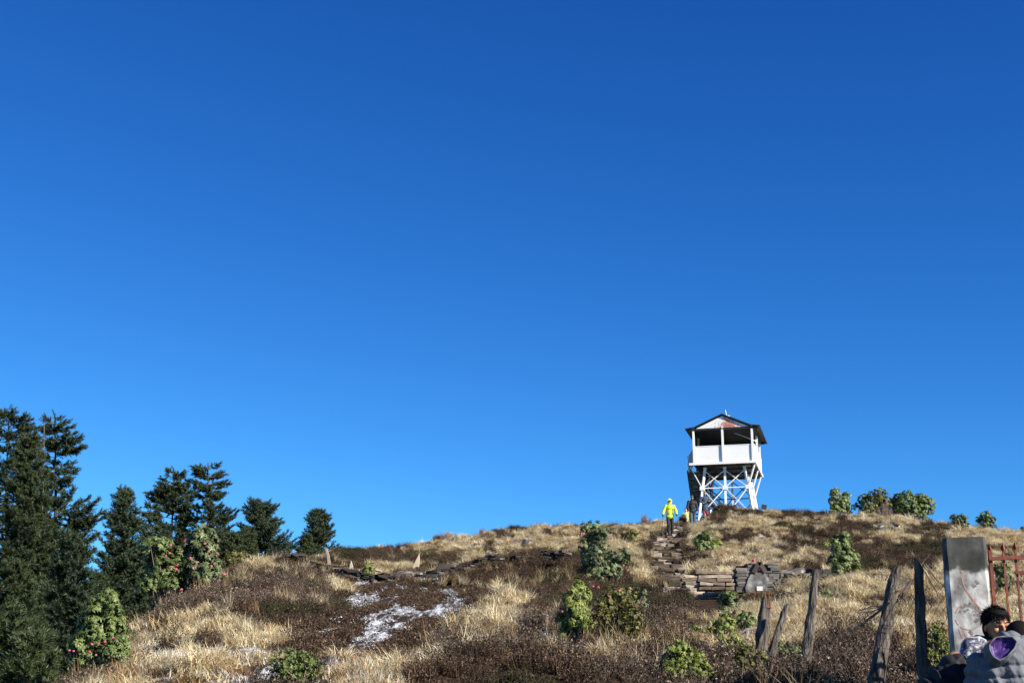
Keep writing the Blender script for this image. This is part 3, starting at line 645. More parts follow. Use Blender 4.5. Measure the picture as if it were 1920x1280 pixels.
def rhodo(px, y0, y1, Y, hw, label, m='leaf', style='droop', leaf=.12, dens=1.0, flowers=(), seed=0, name='rhododendron_bush', group='rhododendron bushes on the hillside', ground=True, cone=0, stems=True, lobes=5, fill=.55, auto=True):
    rg = np.random.RandomState(100+seed)
    if Y < 70 and auto:
        Y = GY(px, y1-4); leaf = leaf*56*Y/FPX
    t_ = PT(px, y0, Y); b_ = PT(px, y1, Y)
    H = t_.z-b_.z; Rw = hw*Y/FPX; g = float(hgt(b_.x, Y)); base = Vector((b_.x, Y, min(b_.z, g)-.05 if ground else b_.z))
    t = thing(name, base, label, 'bush', group)
    # lobes of the crown
    LB = []
    nl = int(lobes*1.7)+1
    for i in range(nl):
        f = (i+.5)/nl; r = Rw*(1-cone*f*.85)*rg.uniform(.26, .52); a_ = rg.uniform(0, 6.28)
        o_ = max(0, Rw*(1-cone*f)-r*.8)*rg.uniform(.5, 1.05)
        LB.append((np.array([b_.x+(1 if i % 2 else -1)*o_*rg.uniform(.6, 1), Y+math.sin(a_)*o_*.8, b_.z+H*(.14+.70*f)]), np.array([r, r, max(r*.8, H*.13)])))
    LB.append((np.array([b_.x, Y, b_.z+H*.42]), np.array([Rw*.5, Rw*.5, H*.36]))); LB.append((np.array([b_.x+rg.uniform(-.2, .2)*Rw, Y, t_.z-H*.16]), np.array([Rw*(.36-.18*cone)]*2+[H*.16])))
    P = []; D = []; area = sum(4*math.pi*r[0]*r[2] for c, r in LB)
    n = int(dens*area*.8/(leaf*leaf*1.5)); n = max(40, min(n, 3800))
    wts = np.array([r[0]*r[2] for c, r in LB]); wts /= wts.sum()
    while len(P) < n:
        c, r = LB[rg.choice(len(LB), p=wts)]; d = rg.normal(size=3); d /= np.linalg.norm(d)
        if d[2] < -.55: continue
        lump = .82+.36*vnoise(d[0]*2.5+seed, d[2]*2.5+c[2])
        p = c+d*r*lump*(1 if rg.rand() < fill else rg.uniform(.45, 1)); 
        if p[2] < hgt(p[0], p[1])-.02: continue
        P.append(p); D.append(d*np.array([1, 1, .6])+np.array([0, 0, .55])+rg.normal(size=3)*.25)
    P = np.array(P); D = np.array(D)
    if stems:
        st = MB()
        for i in range(0, n, max(1, n//46)):
            e = Vector(P[i]); s0 = base+Vector((rg.uniform(-.08, .08), rg.uniform(-.08, .08), 0)); mid = s0.lerp(e, .5)+Vector((rg.normal()*.05, rg.normal()*.05, -.05*H))
            st.tube([s0, mid, e], [.016*(.5+H*.5), .011, .004], 5, cap=False)
        st.build('stems', M['stem'], t)
    Fm = frame(D, rg); ps = []; S = leaf*rg.uniform(.75, 1.2, n); T = rg.rand(n)
    for k_ in range(3):
        sel = np.arange(n) % 3 == k_
        if sel.any(): ps.append(batch(*WH[style][k_], Fm[sel], P[sel], S[sel], T[sel]))
    link('foliage', nmesh('foliage', *cat(ps)), M[m], t)
    for (fx, fy) in flowers:
        p = PT(fx, fy, Y-Rw*.55); flower(t, p, rg.uniform(2.6, 3.9)*Y/FPX, rg)
    return t
rhodo(184, 1104, 1262, 18.5, 76, 'conical rhododendron in front of the firs with pink blooms near its base', seed=1, cone=.55, leaf=.07, dens=1.2, lobes=10, auto=False,
      flowers=[(130, 1219), (138, 1220), (168, 1221), (180, 1228), (185, 1206), (172, 1207), (197, 1203), (212, 1196)])
rhodo(304, 1006, 1120, 33, 54, 'pale green rounded rhododendron left of the tall pink-flowered one', seed=2, leaf=.10, lobes=6, m='leaf', auto=False, flowers=[(311, 1042), (318, 1037), (320, 1022)])
rhodo(372, 980, 1126, 33, 60, 'tall rhododendron dotted with many pink blooms in front of the round-topped firs', seed=3, leaf=.12, m='leaf_grey', lobes=9, cone=.45, auto=False,
      flowers=[(348, 1012), (384, 1019), (391, 1034), (384, 1040), (357, 1046), (332, 1060), (322, 1063), (368, 1054), (377, 1062), (396, 1061), (362, 1065), (420, 1076), (412, 1088), (329, 1087), (340, 1105), (348, 1116), (357, 1112), (408, 1039), (330, 1067)])
rhodo(688, 1055, 1096, 50, 17, 'small round bright green rhododendron in front of the left stone wall', seed=4, leaf=.15, m='leaf_yellow', lobes=3)
rhodo(556, 1218, 1294, 15, 54, 'broad-leaved green rhododendron cut by the bottom edge left of centre', seed=5, style='up', leaf=.12, m='leaf', lobes=4, dens=.9)
rhodo(1114, 972, 1086, 46, 30, 'tall upper rhododendron rising to the skyline with one pink bloom', seed=6, leaf=.13, m='leaf_grey', lobes=6, flowers=[(1094, 1001)])
rhodo(1140, 1022, 1104, 42, 46, 'grey twiggy rhododendron just right of the tall one on the skyline', seed=7, leaf=.12, m='leaf_grey', lobes=6, dens=.7, flowers=[(1169, 1060), (1177, 1069), (1110, 1092)], fill=.4)
rhodo(1082, 1084, 1208, 27, 44, 'bright green rhododendron with long drooping leaves beside a dark shadow', seed=8, leaf=.17, m='leaf_yellow', lobes=7, flowers=[(1054, 1146), (1115, 1131)], cone=.35)
rhodo(1154, 1096, 1218, 27, 52, 'loose rusty green shrub with pink blooms right of the drooping-leaved rhododendron', seed=9, leaf=.09, style='small', m='leaf_brown', lobes=8, dens=.55, flowers=[(1122, 1101), (1112, 1099), (1144, 1120), (1161, 1107), (1180, 1108)], fill=.35)
rhodo(1196, 1100, 1150, 28, 22, 'small grey-green rhododendron with a red bloom right of the loose shrub', seed=10, leaf=.13, m='leaf_grey', lobes=3, dens=.8, flowers=[(1204, 1135), (1198, 1136)])
rhodo(1178, 990, 1030, 60, 18, 'small olive shrub in grass left of the path top', seed=11, leaf=.14, m='leaf_brown', lobes=3)
rhodo(1322, 994, 1040, 60, 24, 'dark green rhododendron on the slope right of the path top', seed=12, leaf=.15, m='leaf', lobes=4)
rhodo(1344, 1012, 1036, 56, 13, 'little yellow-green rhododendron at the foot of the dark green one by the path', seed=13, leaf=.14, m='leaf_yellow', lobes=2)
rhodo(1372, 1106, 1152, 26, 28, 'green rhododendron just below the stacked stone bench', seed=14, leaf=.12, m='leaf', lobes=4, style='droop')
rhodo(1384, 1142, 1198, 24, 34, 'rhododendron below the shrine left of the forked posts', seed=15, leaf=.13, m='leaf', lobes=4, dens=.8)
rhodo(1338, 1160, 1212, 22, 38, 'yellow-green long-leaved rhododendron downhill of the stone bench', seed=16, leaf=.12, m='leaf_yellow', lobes=3)
rhodo(1376, 1186, 1244, 20, 34, 'yellowish rhododendron directly left of the forked posts', seed=17, leaf=.11, m='leaf_yellow', lobes=4, dens=.8)
rhodo(1284, 1202, 1290, 18, 50, 'wide yellow-green rhododendron near the bottom edge left of the forked posts', seed=18, leaf=.12, m='leaf_yellow', lobes=5, dens=.8)
rhodo(1408, 1208, 1284, 17.5, 34, 'olive shrub partly hidden behind the base of the forked posts', seed=19, leaf=.1, m='leaf_brown', lobes=4, dens=.7)
rhodo(1478, 1200, 1256, 18, 34, 'low green rhododendron between the forked posts and the slim leaning post', seed=20, leaf=.11, m='leaf', lobes=4, dens=.7)
rhodo(1552, 1105, 1138, 27, 18, 'low round rhododendron right of the slim leaning post', seed=21, leaf=.12, m='leaf', lobes=3)
rhodo(1584, 996, 1086, 40, 38, 'tall rhododendron right of the shrine before dark heather', seed=22, leaf=.14, m='leaf', lobes=6, cone=.4)
rhodo(1548, 1016, 1034, 46, 14, 'sprig of pale rhododendron left of the tall one beyond the shrine', seed=23, leaf=.13, m='leaf_yellow', lobes=2)
rhodo(1576, 914, 972, 79, 31, 'pointed round dark green bush on the skyline, nearest the tower', seed=24, leaf=.155, m='leaf', lobes=6, cone=.25)
rhodo(1638, 921, 978, 79, 42, 'thin greyish bush on the skyline between two dark green ones', seed=25, leaf=.13, m='leaf_brown', lobes=7, dens=.55, fill=.35)
rhodo(1712, 918, 984, 79, 45, 'largest round dark green bush on the skyline right of the tower', seed=26, leaf=.155, m='leaf', lobes=7)
rhodo(1802, 962, 994, 80, 22, 'low bush on the skyline just above the concrete pillar', seed=27, leaf=.14, m='leaf_grey', lobes=4)
rhodo(1853, 957, 1003, 80, 20, 'upright ragged bush on the skyline right of the pillar top', seed=28, leaf=.14, m='leaf', lobes=5, dens=.8)
rhodo(1918, 986, 1012, 80, 11, 'small dark bush on the skyline at the right edge', seed=29, leaf=.14, m='leaf', lobes=2)
rhodo(1762, 1166, 1285, 13.6, 30, 'rhododendron with long upright leaves between the last post and the pillar', seed=30, style='up', leaf=.11, m='leaf_yellow', lobes=6, dens=1.0)
rhodo(1886, 1050, 1112, 24, 18, 'green rhododendron seen through the red gate bars', seed=31, leaf=.11, m='leaf', lobes=4, dens=.8)
rhodo(228, 1150, 1200, 23.5, 14, 'small dull shrub behind the conical rhododendron', seed=32, leaf=.08, style='small', m='leaf_brown', lobes=3, dens=.6, name='shrub', group='dull brown shrubs')
for i, (x, y0, y1, Y, hw, lb) in enumerate([(285, 1085, 1150, 34, 40, 'dark brown shrub below the pale green rhododendron'), (440, 1035, 1075, 44, 30, 'brown shrub on the edge below the low dark fir'),
        (110, 1210, 1290, 19, 34, 'brown shrub under the young fir beside the conical rhododendron')]):
    rhodo(x, y0, y1, Y, hw, lb, seed=40+i, leaf=.07, style='small', m='leaf_brown', lobes=5, dens=.35, name='shrub', group='dull brown shrubs', fill=.4)
def twigbush(px, y0, y1, Y, hw, label, seed):
    rg = np.random.RandomState(seed); b = G(px, Y, -.1); top = PT(px, y0, Y); H = top.z-b.z; W = hw*Y/FPX
    mb = MB()
    for i in range(60):
        x = rg.normal()*W*.5; h = H*rg.uniform(.4, 1.05)*(1-.4*min(1, abs(x)/W)); p0 = b+Vector((x*.5, rg.normal()*W*.3, 0)); p1 = p0+Vector((x*.6+rg.normal()*.05, rg.normal()*.06, h))
        mb.tube([p0, p0.lerp(p1, .5)+Vector(rg.normal(size=3)*.02), p1], [.012, .009, .003], 4, cap=False)
        for k_ in range(2):
            q = p0.lerp(p1, rg.uniform(.4, .8)); mb.tube([q, q+Vector((rg.normal()*.14, rg.normal()*.08, h*.3))], [.007, .003], 3, cap=False)
    o = mb.build('bare_twig_bush', M['twig']); return tag(o, label, 'bush', 'bare twiggy bushes along the skyline')
twigbush(834, 994, 1020, 76, 16, 'bare twiggy bush on the left skyline beyond the wall', 1)
twigbush(905, 986, 1008, 79, 12, 'bare reddish twig clump on the skyline left of centre', 2)
twigbush(945, 985, 1000, 80, 18, 'low bare twig clump on the skyline nearer the centre', 3)
twigbush(1508, 950, 968, 80, 20, 'pinkish bare twigs on the skyline between tower and bushes', 4)
twigbush(1660, 935, 978, 78, 20, 'bare brown twigs leaning out of the thin greyish skyline bush', 5)
twigbush(1895, 990, 1006, 80, 16, 'sparse bare twigs on the skyline near the right edge', 6)
twigbush(1210, 960, 982, 79, 12, 'sparse bare stalks on the skyline left of the hiker in lime', 7)

# ------------------------------------------------------------------ dry stone walls, path, shrine
def stone_run(pts, h, th, seed, name, label, m, course=.07, slen=(.18, .5), group=None, capm=None):
    random.seed(seed); mb = MB(); cap = MB()
    L = [0]
    for a_, b_ in zip(pts[:-1], pts[1:]): L.append(L[-1]+(b_-a_).length)
    def at(s):
        for i in range(len(pts)-1):
            if s <= L[i+1]: return pts[i].lerp(pts[i+1], (s-L[i])/(L[i+1]-L[i])), (pts[i+1]-pts[i]).normalized()
        return pts[-1], (pts[-1]-pts[-2]).normalized()
    nc_ = max(1, int(h/course))
    for c in range(nc_):
        s = random.uniform(-.1, 0)
        while s < L[-1]:
            l = random.uniform(*slen); p, d = at(max(0, s+l/2)); yaw = math.atan2(d.y, d.x)+random.uniform(-.08, .08); pit = math.atan2(d.z, math.hypot(d.x, d.y))
            top_c = h*(1+.18*math.sin(p.x*1.7)+.1*math.sin(p.x*5))
            if c*course < top_c:
                g = float(hgt(p.x, p.y))
                q = Vector((p.x+random.uniform(-.02, .02), p.y+random.uniform(-.06, .06), g-.05+(c+.5)*course))
                Mx = Matrix.Rotation(yaw, 3, 'Z') @ Matrix.Rotation(-pit+random.uniform(-.16, .16), 3, 'Y') @ Matrix.Rotation(random.uniform(-.06, .06), 3, 'X')
                lastc = (c+1)*course >= top_c
                mb.box(q, (l*random.uniform(.8, 1.05), th*random.uniform(.7, 1.2), course*random.uniform(.6, 1.3)), Mx, jit=.04)
            s += l
    o = mb.build(name, m, None, bevel=.008); return tag(o, label, 'wall', group)
def W(px, Y): return G(px, Y)
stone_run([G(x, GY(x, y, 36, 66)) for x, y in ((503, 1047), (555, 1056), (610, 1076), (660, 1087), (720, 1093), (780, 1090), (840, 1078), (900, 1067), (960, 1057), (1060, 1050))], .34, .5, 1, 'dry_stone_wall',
          'long low shade-darkened dry stone wall running across the left slope', M['shade_dark_stone'], course=.06, slen=(.10, .42))
stone_run([W(1462, 35), W(1500, 36), W(1545, 37)], .42, .45, 3, 'dry_stone_wall', 'short dark dry stone wall running right from the shrine', M['shade_dark_stone'], course=.08, slen=(.2, .6))
# stepped stack of long slabs left of the shrine
random.seed(4); mb = MB()
g0 = PT(1340, 1106, 33.2); kpx = 33.2/FPX
for r_, (yp, x0, x1) in enumerate([(1104, 1309, 1374), (1096, 1310, 1374), (1089, 1306, 1372), (1082, 1308, 1370), (1075, 1303, 1374)]):
    x = x0
    while x < x1-4:
        l = random.uniform(18, 36); l = min(l, x1-x); p = PT(x+l/2, yp, 33.2+.10*r_)
        mb.box(p, (l*kpx*.98, .42, .072), Matrix.Rotation(random.uniform(-.07, .07), 3, 'Y') @ Matrix.Rotation(random.uniform(-.06, .06), 3, 'Z'), jit=.018, t=random.uniform(.45, .9)); x += l
tag(mb.build('stone_bench', M['path_stone'], None, bevel=.008), 'low stack of long tan slabs forming a bench left of the shrine', 'bench')
# path: rows of irregular flat steps
random.seed(9); mb = MB(); Y = 35.0
while Y < 83:
    hw_ = float(path_hw(Y)); X0 = (float(path_px(Y))-960)/FPX*Y; x = -hw_+random.uniform(-.15, .1)
    while x < hw_:
        l = random.uniform(.25, .75); gx_ = X0+x+l/2; gz = float(hgt(gx_, Y))
        if random.random() < .9:
            dp = random.uniform(.26, .46)
            mb.box((gx_, Y+random.uniform(-.12, .12), gz+random.uniform(-.05, .03)), (l*random.uniform(.82, .97), dp, random.uniform(.09, .16)),
                   Matrix.Rotation(random.uniform(-.3, .3), 3, 'Z') @ Matrix.Rotation(random.uniform(-.1, .1), 3, 'Y') @ Matrix.Rotation(random.uniform(-.02, .08), 3, 'X'), jit=.05)
        x += l
    Y += random.uniform(.5, .75)*(1+(Y-30)*.006)
tag(mb.build('stone_path', M['path_stone'], None, bevel=.015), kind='structure')
# shrine
sh = thing('shrine', G(1419, 34, -.05), 'small slate shrine with a cement face, triangular niche and white plaque', 'shrine')
YS = 33.8; ks = YS/FPX
random.seed(12); mb = MB()
row = 1112.0
while row > 1054:
    hh = random.uniform(4.2, 6.6); x = 1377+random.uniform(-1, 1); top = row-hh
    xl, xr = 1377, 1462
    if top < 1062: xl, xr = 1397, 1456
    if top < 1054: break
    x = xl+random.uniform(-2, 2)
    while x < xr-2:
        l = min(random.uniform(9, 24), xr+random.uniform(-2, 3)-x); 
        if l < 3: break
        cxp = x+l/2
        # leave the niche open
        nh = max(0, 9*(1-(1073-(row-hh/2))/20)) if 1054 < row-hh/2 < 1073 else 0
        if not (abs(cxp-1424) < nh+l/2-2 and nh > 0):
            p = PT(cxp, row-hh/2, YS+.28); mb.box(p, (l*ks*.97, .55+random.uniform(-.05, .05), hh*ks*.94), Matrix.Rotation(random.uniform(-.025, .025), 3, 'Y'), jit=.01, t=random.uniform(.25, .75))
        x += l
    row -= hh
mb.build('stonework', M['stone'], sh, bevel=.006)
p = PT(1420, 1061, YS+.55); mb = MB(); mb.box(PT(1419, 1085, YS+.42), (76*ks, .2, 48*ks), t=.1); mb.build('core', M['shade_dark_stone'], sh)
mb = MB()   # cement face with a notch for the niche, thickness 3 cm
out = [(1400, 1111), (1420, 1112), (1438, 1110), (1439, 1098), (1442, 1086), (1438, 1079), (1435, 1074), (1424, 1073), (1415, 1074), (1408, 1076), (1403, 1084), (1401, 1092), (1397, 1101)]
fr_ = [PT(x, y, YS-.05) for x, y in out]; bk = [PT(x, y, YS+.02) for x, y in out]; n = len(out)
mb.add(fr_+bk, [tuple(range(n)), tuple(range(2*n-1, n-1, -1))]+[(i, i+n, (i+1) % n+n, (i+1) % n) for i in range(n)])
mb.build('cement_face', M['cement'], sh)
mb = MB(); 
for a_, b_ in (((1413, 1073), (1424, 1053)), ((1424, 1053), (1436, 1073))): mb.bar(PT(*a_, YS-.06), PT(*b_, YS-.06), .035, .1)
mb.build('niche_frame', M['shade_dark_stone'], sh)
mb = MB(); mb.box(PT(1424.5, 1103, YS-.065), (11*ks, .02, 8.5*ks)); mb.build('plaque', M['plaque'], sh)
def posy(pts, r, label, name='flower_offering'):
    rg = np.random.RandomState(len(pts)+int(pts[0][0])); P = []; D = []
    for (x, y) in pts:
        for i in range(10): P.append(tuple(PT(x, y, YS-.02)+Vector(rg.normal(size=3)*r*.5))); D.append(tuple(rg.normal(size=3)+np.array([0, -1, .3])))
    V, F_, T = batch(*WH['small'][1], frame(np.array(D), rg), np.array(P), np.full(len(P), r), rg.rand(len(P)))
    return tag(link(name, nmesh(name, V, F_, T), M['pink']), label, 'flowers')
posy([(1413, 1050)], .038, 'bright pink flowers lying on top of the shrine')
o = posy([(1418, 1070), (1430, 1070), (1424, 1067)], .035, 'dried flower offering lying inside the triangular niche')
# upright stones on the wall
def upright(pts, Y, th, m, label, name='standing_stone', group='upright slabs along the left wall'):
    n = len(pts); a_ = [PT(x, y, Y) for x, y in pts]; b_ = [p+Vector((0, th, 0)) for p in a_]
    mb = MB(); mb.add(a_+b_, [tuple(range(n)), tuple(range(2*n-1, n-1, -1))]+[(i, i+n, (i+1) % n+n, (i+1) % n) for i in range(n)])
    return tag(mb.build(name, M[m], None, bevel=.01), label, 'stone', group)
upright([(609, 1028), (613, 1027), (617, 1040), (620, 1058), (614, 1058), (612, 1042)], GY(614, 1068, 36, 66)-.25, .14, 'grey_stone', 'slim leaning grey stone on the left end of the stone wall')
upright([(658, 1050), (661, 1059), (663, 1070), (654, 1070), (655, 1060)], GY(658, 1080, 36, 66)-.25, .12, 'pale_stone', 'pale pointed stone standing on the wall beside the small green bush')
upright([(786, 1037), (787, 1050), (785, 1063), (780, 1062), (775, 1066), (773, 1063), (780, 1048)], GY(780, 1080, 36, 66)-.25, .12, 'pale_stone', 'tan wedge-shaped stone standing on the wall further right')
upright([(702, 1064), (715, 1068), (714, 1071), (702, 1069)], GY(708, 1084, 36, 66)-.3, .35, 'pale_stone', 'flat pale slab lying on the wall right of the small green bush', 'flat_slab')

# ------------------------------------------------------------------ watchtower
YT = 88.0; TW = thing('watchtower', (0, 0, 0), 'white steel lookout tower with dark gabled roof on the hill crest', 'tower')
A = R(14.0); ux = Vector((math.cos(A), -math.sin(A), 0)); uy = Vector((math.sin(A), math.cos(A), 0)); uz = Vector((0, 0, 1))
O = PT(1357, 867.5, YT); FZ = O.z; GZ = float(hgt(O.x, O.y))-.6
TW.location = (O.x, O.y, GZ+.5); ORG[TW.name] = Vector(TW.location)
def T(x, y, z): return O+ux*x+uy*y+uz*z         # x right, y back, z up from the platform floor edge
ROT = Matrix((ux, uy, uz)).transposed()
def tb(mb, c, d, t=None): mb.box(T(*c), d, ROT, t=t)
HWT = 1.92; DP = 5.5; GND = GZ-FZ
def part(name, m, fn, **k):
    mb = MB(); fn(mb); return mb.build(name, m, TW, **k)
part('platform', M['dark_steel'], lambda b: tb(b, (0, DP/2, -.02), (2*HWT-.1, DP-.1, .06)))
part('platform_edge', M['white_paint'], lambda b: (tb(b, (-.06, -.02, 0), (2*HWT+.3, .10, .14)), tb(b, (HWT+.02, DP/2, 0), (.08, DP-.1, .14)), tb(b, (0, DP+.02, 0), (2*HWT+.16, .08, .14))))
def joists(b):
    for i in range(5): tb(b, (-1.6+.8*i, DP/2, -.12), (.08, DP-.2, .12))
    for y in (.9, 2.7, 4.6): tb(b, (0, y, -.24), (2*HWT-.2, .12, .12))
part('joists', M['dark_steel'], joists)
part('front_parapet', M['panel_white'], lambda b: (tb(b, (-.97, .05, .58), (1.84, .03, 1.0)), tb(b, (.95, .05, .58), (1.86, .03, 1.0)), tb(b, (0, .05, 1.10), (2*HWT, .06, .05))))
part('right_parapet', M['panel_white'], lambda b: (tb(b, (HWT-.02, DP/2, .58), (.03, DP-.3, 1.0)), tb(b, (HWT-.02, DP/2, 1.10), (.06, DP, .05))))
part('left_parapet', M['panel_white'], lambda b: (tb(b, (-HWT+.02, 1.6, .58), (.03, 3.0, 1.0)), tb(b, (-HWT+.02, 1.6, 1.10), (.06, 3.1, .05))))
part('back_parapet', M['panel_white'], lambda b: (tb(b, (0, DP-.05, .58), (2*HWT, .03, 1.0))))
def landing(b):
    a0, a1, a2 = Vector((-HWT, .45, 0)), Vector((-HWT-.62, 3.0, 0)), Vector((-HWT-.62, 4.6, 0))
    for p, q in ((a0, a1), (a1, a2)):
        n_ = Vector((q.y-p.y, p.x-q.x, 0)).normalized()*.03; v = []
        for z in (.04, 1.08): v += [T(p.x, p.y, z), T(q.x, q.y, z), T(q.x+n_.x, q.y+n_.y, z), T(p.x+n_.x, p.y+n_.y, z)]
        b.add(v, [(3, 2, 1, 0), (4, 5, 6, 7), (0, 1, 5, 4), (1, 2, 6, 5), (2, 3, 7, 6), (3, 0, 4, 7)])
part('landing_screen', M['panel_shaded'], landing)
for x, y in ((-HWT+.1, .05), (-.02, .03), (HWT-.12, .05), (HWT-.05, DP/2), (-HWT+.08, DP/2), (-HWT+.1, DP-.1), (0, DP-.1), (HWT-.08, DP-.1)):
    part('post', M['white_paint'], lambda b: tb(b, (x, y-.02, 1.16), (.125, .12, 2.28)))
EV = 2.22; RX = 1.66; RZ = .76; EX = HWT+.40   # eave height, gable half width, rise
def gable(b):
    pf = [T(-RX, -.02, EV), T(RX, -.02, EV), T(0, -.02, EV+RZ*.97)]; pb = [p+uy*.05 for p in pf]
    b.add(pf+pb, [(0, 1, 2), (5, 4, 3), (0, 3, 4, 1), (1, 4, 5, 2), (2, 5, 3, 0)])
def gable_mat():
    m = mat('flaking_white_red_gable', [(0, (.88, .86, .83)), (1, (1, 1, .98))], .6, attr=None, noise=1, bscale=3)
    N = m.node_tree.nodes; L = m.node_tree.links; b = N['Principled BSDF']; old = b.inputs['Base Color'].links[0].from_socket
    tc = N.new('ShaderNodeTexCoord'); sp = N.new('ShaderNodeSeparateXYZ'); L.new(tc.outputs['Generated'], sp.inputs[0])
    n1 = N.new('ShaderNodeTexNoise'); n1.inputs['Scale'].default_value = 7; n1.inputs['Detail'].default_value = 7; n1.inputs['Roughness'].default_value = .75; L.new(tc.outputs['Object'], n1.inputs[0])
    # centre the peeling red letters right of the middle, low on the board
    mr = N.new('ShaderNodeMapRange'); mr.inputs[1].default_value = 0; mr.inputs[2].default_value = .45; mr.inputs[3].default_value = .27; mr.inputs[4].default_value = -.15
    dx = N.new('ShaderNodeMath'); dx.operation = 'SUBTRACT'; L.new(sp.outputs[0], dx.inputs[0]); dx.inputs[1].default_value = .62
    ab = N.new('ShaderNodeMath'); ab.operation = 'ABSOLUTE'; L.new(dx.outputs[0], ab.inputs[0]); L.new(ab.outputs[0], mr.inputs[0])
    mz = N.new('ShaderNodeMath'); mz.operation = 'MULTIPLY_ADD'; L.new(sp.outputs[2], mz.inputs[0]); mz.inputs[1].default_value = -.22; L.new(mr.outputs[0], mz.inputs[2])
    sm = N.new('ShaderNodeMath'); sm.operation = 'ADD'; L.new(n1.outputs['Fac'], sm.inputs[0]); L.new(mz.outputs[0], sm.inputs[1])
    rp = N.new('ShaderNodeValToRGB'); rp.color_ramp.elements[0].position = .52; rp.color_ramp.elements[1].position = .66; L.new(sm.outputs[0], rp.inputs[0])
    mx = N.new('ShaderNodeMix'); mx.data_type = 'RGBA'; L.new(rp.outputs[0], mx.inputs[0]); L.new(old, mx.inputs[6]); mx.inputs[7].default_value = (.40, .13, .11, 1)
    L.new(mx.outputs[2], b.inputs['Base Color']); return m
part('gable', gable_mat(), gable)
def roofm(b):
    y0, y1 = -.14, DP+.5; th = .06
    prof = [(-EX, EV-.02), (-RX-.10, EV+.05), (0, EV+RZ+.06), (RX+.10, EV+.05), (EX, EV-.02)]
    pt = []; 
    for y in (y0, y1):
        for x, z in prof: pt.append(T(x, y, z+th))
        for x, z in prof: pt.append(T(x, y, z))
    f = []
    for i in range(4):
        f += [(i, i+1, i+11, i+10), (i+5, i+15, i+16, i+6), (i, i+5, i+6, i+1), (i+10, i+11, i+16, i+15)]
    f += [(0, 10, 15, 5), (4, 9, 19, 14)]
    b.add(pt, f)
rf = part('roof', M['roof'], roofm)
def ceil(b): tb(b, (0, DP/2, EV-.04), (2*HWT+.1, DP+.1, .06)); tb(b, (0, -.0, EV-.06), (2*HWT+.5, .10, .12)); tb(b, (0, DP, EV-.06), (2*HWT+.5, .10, .12))
part('ceiling', M['roof'], ceil)
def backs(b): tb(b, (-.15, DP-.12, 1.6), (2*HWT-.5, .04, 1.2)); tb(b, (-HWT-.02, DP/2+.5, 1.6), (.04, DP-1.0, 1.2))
part('interior_shade_sheet', M['roof'], backs)  # dark sheets added to stand for the shade inside the lookout
part('mast', M['white_paint'], lambda b: (b.tube([T(.22, .9, EV+RZ+.05), T(.14, .9, EV+RZ+.55)], [.03, .02], 6), tb(b, (.32, .9, EV+RZ+.12), (.16, .1, .14))))
# legs
LT = -.2; sp = .50
legs = {}
for ix, (xt, so) in enumerate(((-1.22, -1), (0, 0), (1.22, 1))):
    for iy, (yt, sy) in enumerate(((.5, -1), (2.75, 0), (5.0, 1))):
        if ix == 1 and iy == 1: continue
        def leg(b): b.bar(T(xt, yt, LT), T(xt+so*.62, yt+sy*.35, GND), .13, .13); tb(b, (xt, yt, LT-.02), (.2, .2, .12))
        part('leg', M['white_paint'], leg)
        legs[(ix, iy)] = (xt, so, yt, sy)
def lp(ix, iy, f):      # point on a leg, f 0 top .. 1 ground
    xt, so, yt, sy = legs[(ix, iy)]; return T(xt+so*.62*f, yt+sy*.35*f-(.02 if iy == 0 else 0), LT+(GND-LT)*f)
f1 = .30; f2 = .72
for (a_, b_) in (((0, 0), (1, 0)), ((1, 0), (2, 0)), ((0, 2), (1, 2)), ((1, 2), (2, 2)), ((2, 0), (2, 1)), ((2, 1), (2, 2)), ((0, 0), (0, 1)), ((0, 1), (0, 2))):
    mm = M['white_paint'] if a_[1] == 0 and b_[1] == 0 or a_[0] == 2 and b_[0] == 2 else M['dark_steel']
    for (g0_, g1_) in ((.04, f1), (f1, f2), (f2, 1.05)):
        off = uy*.03
        part('brace', mm, lambda b: (b.bar(lp(*a_, g0_), lp(*b_, g1_), .07, .05), b.bar(lp(*b_, g0_)-off, lp(*a_, g1_)-off, .07, .05)))
    part('girt', mm, lambda b: (b.bar(lp(*a_, f1)-uy*.05, lp(*b_, f1)-uy*.05, .08, .06)))
for k_ in ((0, 0), (1, 0), (2, 0)):
    part('gusset', M['white_paint'], lambda b: b.box(lp(*k_, f1)-uy*.09, (.32, .03, .24), ROT))
for iy, yb in ((0, .3), (1, 2.6), (2, 5.0)):
    part('strut', M['white_paint'], lambda b: b.bar(lp(2, iy, f1), T(HWT-.05, yb, -.1), .10, .07))
    part('strut', M['white_paint'], lambda b: b.bar(lp(0, iy, f1), T(-HWT-.2, yb, -.1), .07, .05))
# stair: upper flight on the left rising towards the front, lower flight crossing behind
ST = bpy.data.objects.new('staircase', bpy.data.meshes.new('staircase'))
def flight(b, p0, p1, n, wdir, width, tread=.27, th=.04, riser=0):
    for i in range(n):
        p = p0.lerp(p1, (i+.5)/n); d = (p1-p0); d = Vector((d.x, d.y, 0)).normalized(); Mx = Matrix((wdir, d, uz)).transposed()
        b.box(p, (width, tread, th), Mx)
        if riser and i >= riser: b.box(p-d*(tread/2-.01)-uz*.10, (width*.98, .02, .15), Mx)
upper0 = T(-1.98, 5.0, -3.0); upper1 = T(-1.98, 1.9, -.08)
st = part('staircase', M['dark_steel'], lambda b: [b.bar(upper0+ux*s_, upper1+ux*s_, .05, .2) for s_ in (-.52, .52)])
mb = MB(); flight(mb, upper0, upper1, 14, ux, .98, .27, .05, 6); mb.build('treads', M['cement'], st)
mb = MB()
lo0 = T(1.35, 3.2, GND); lo1 = T(-1.4, 3.2, -1.9)
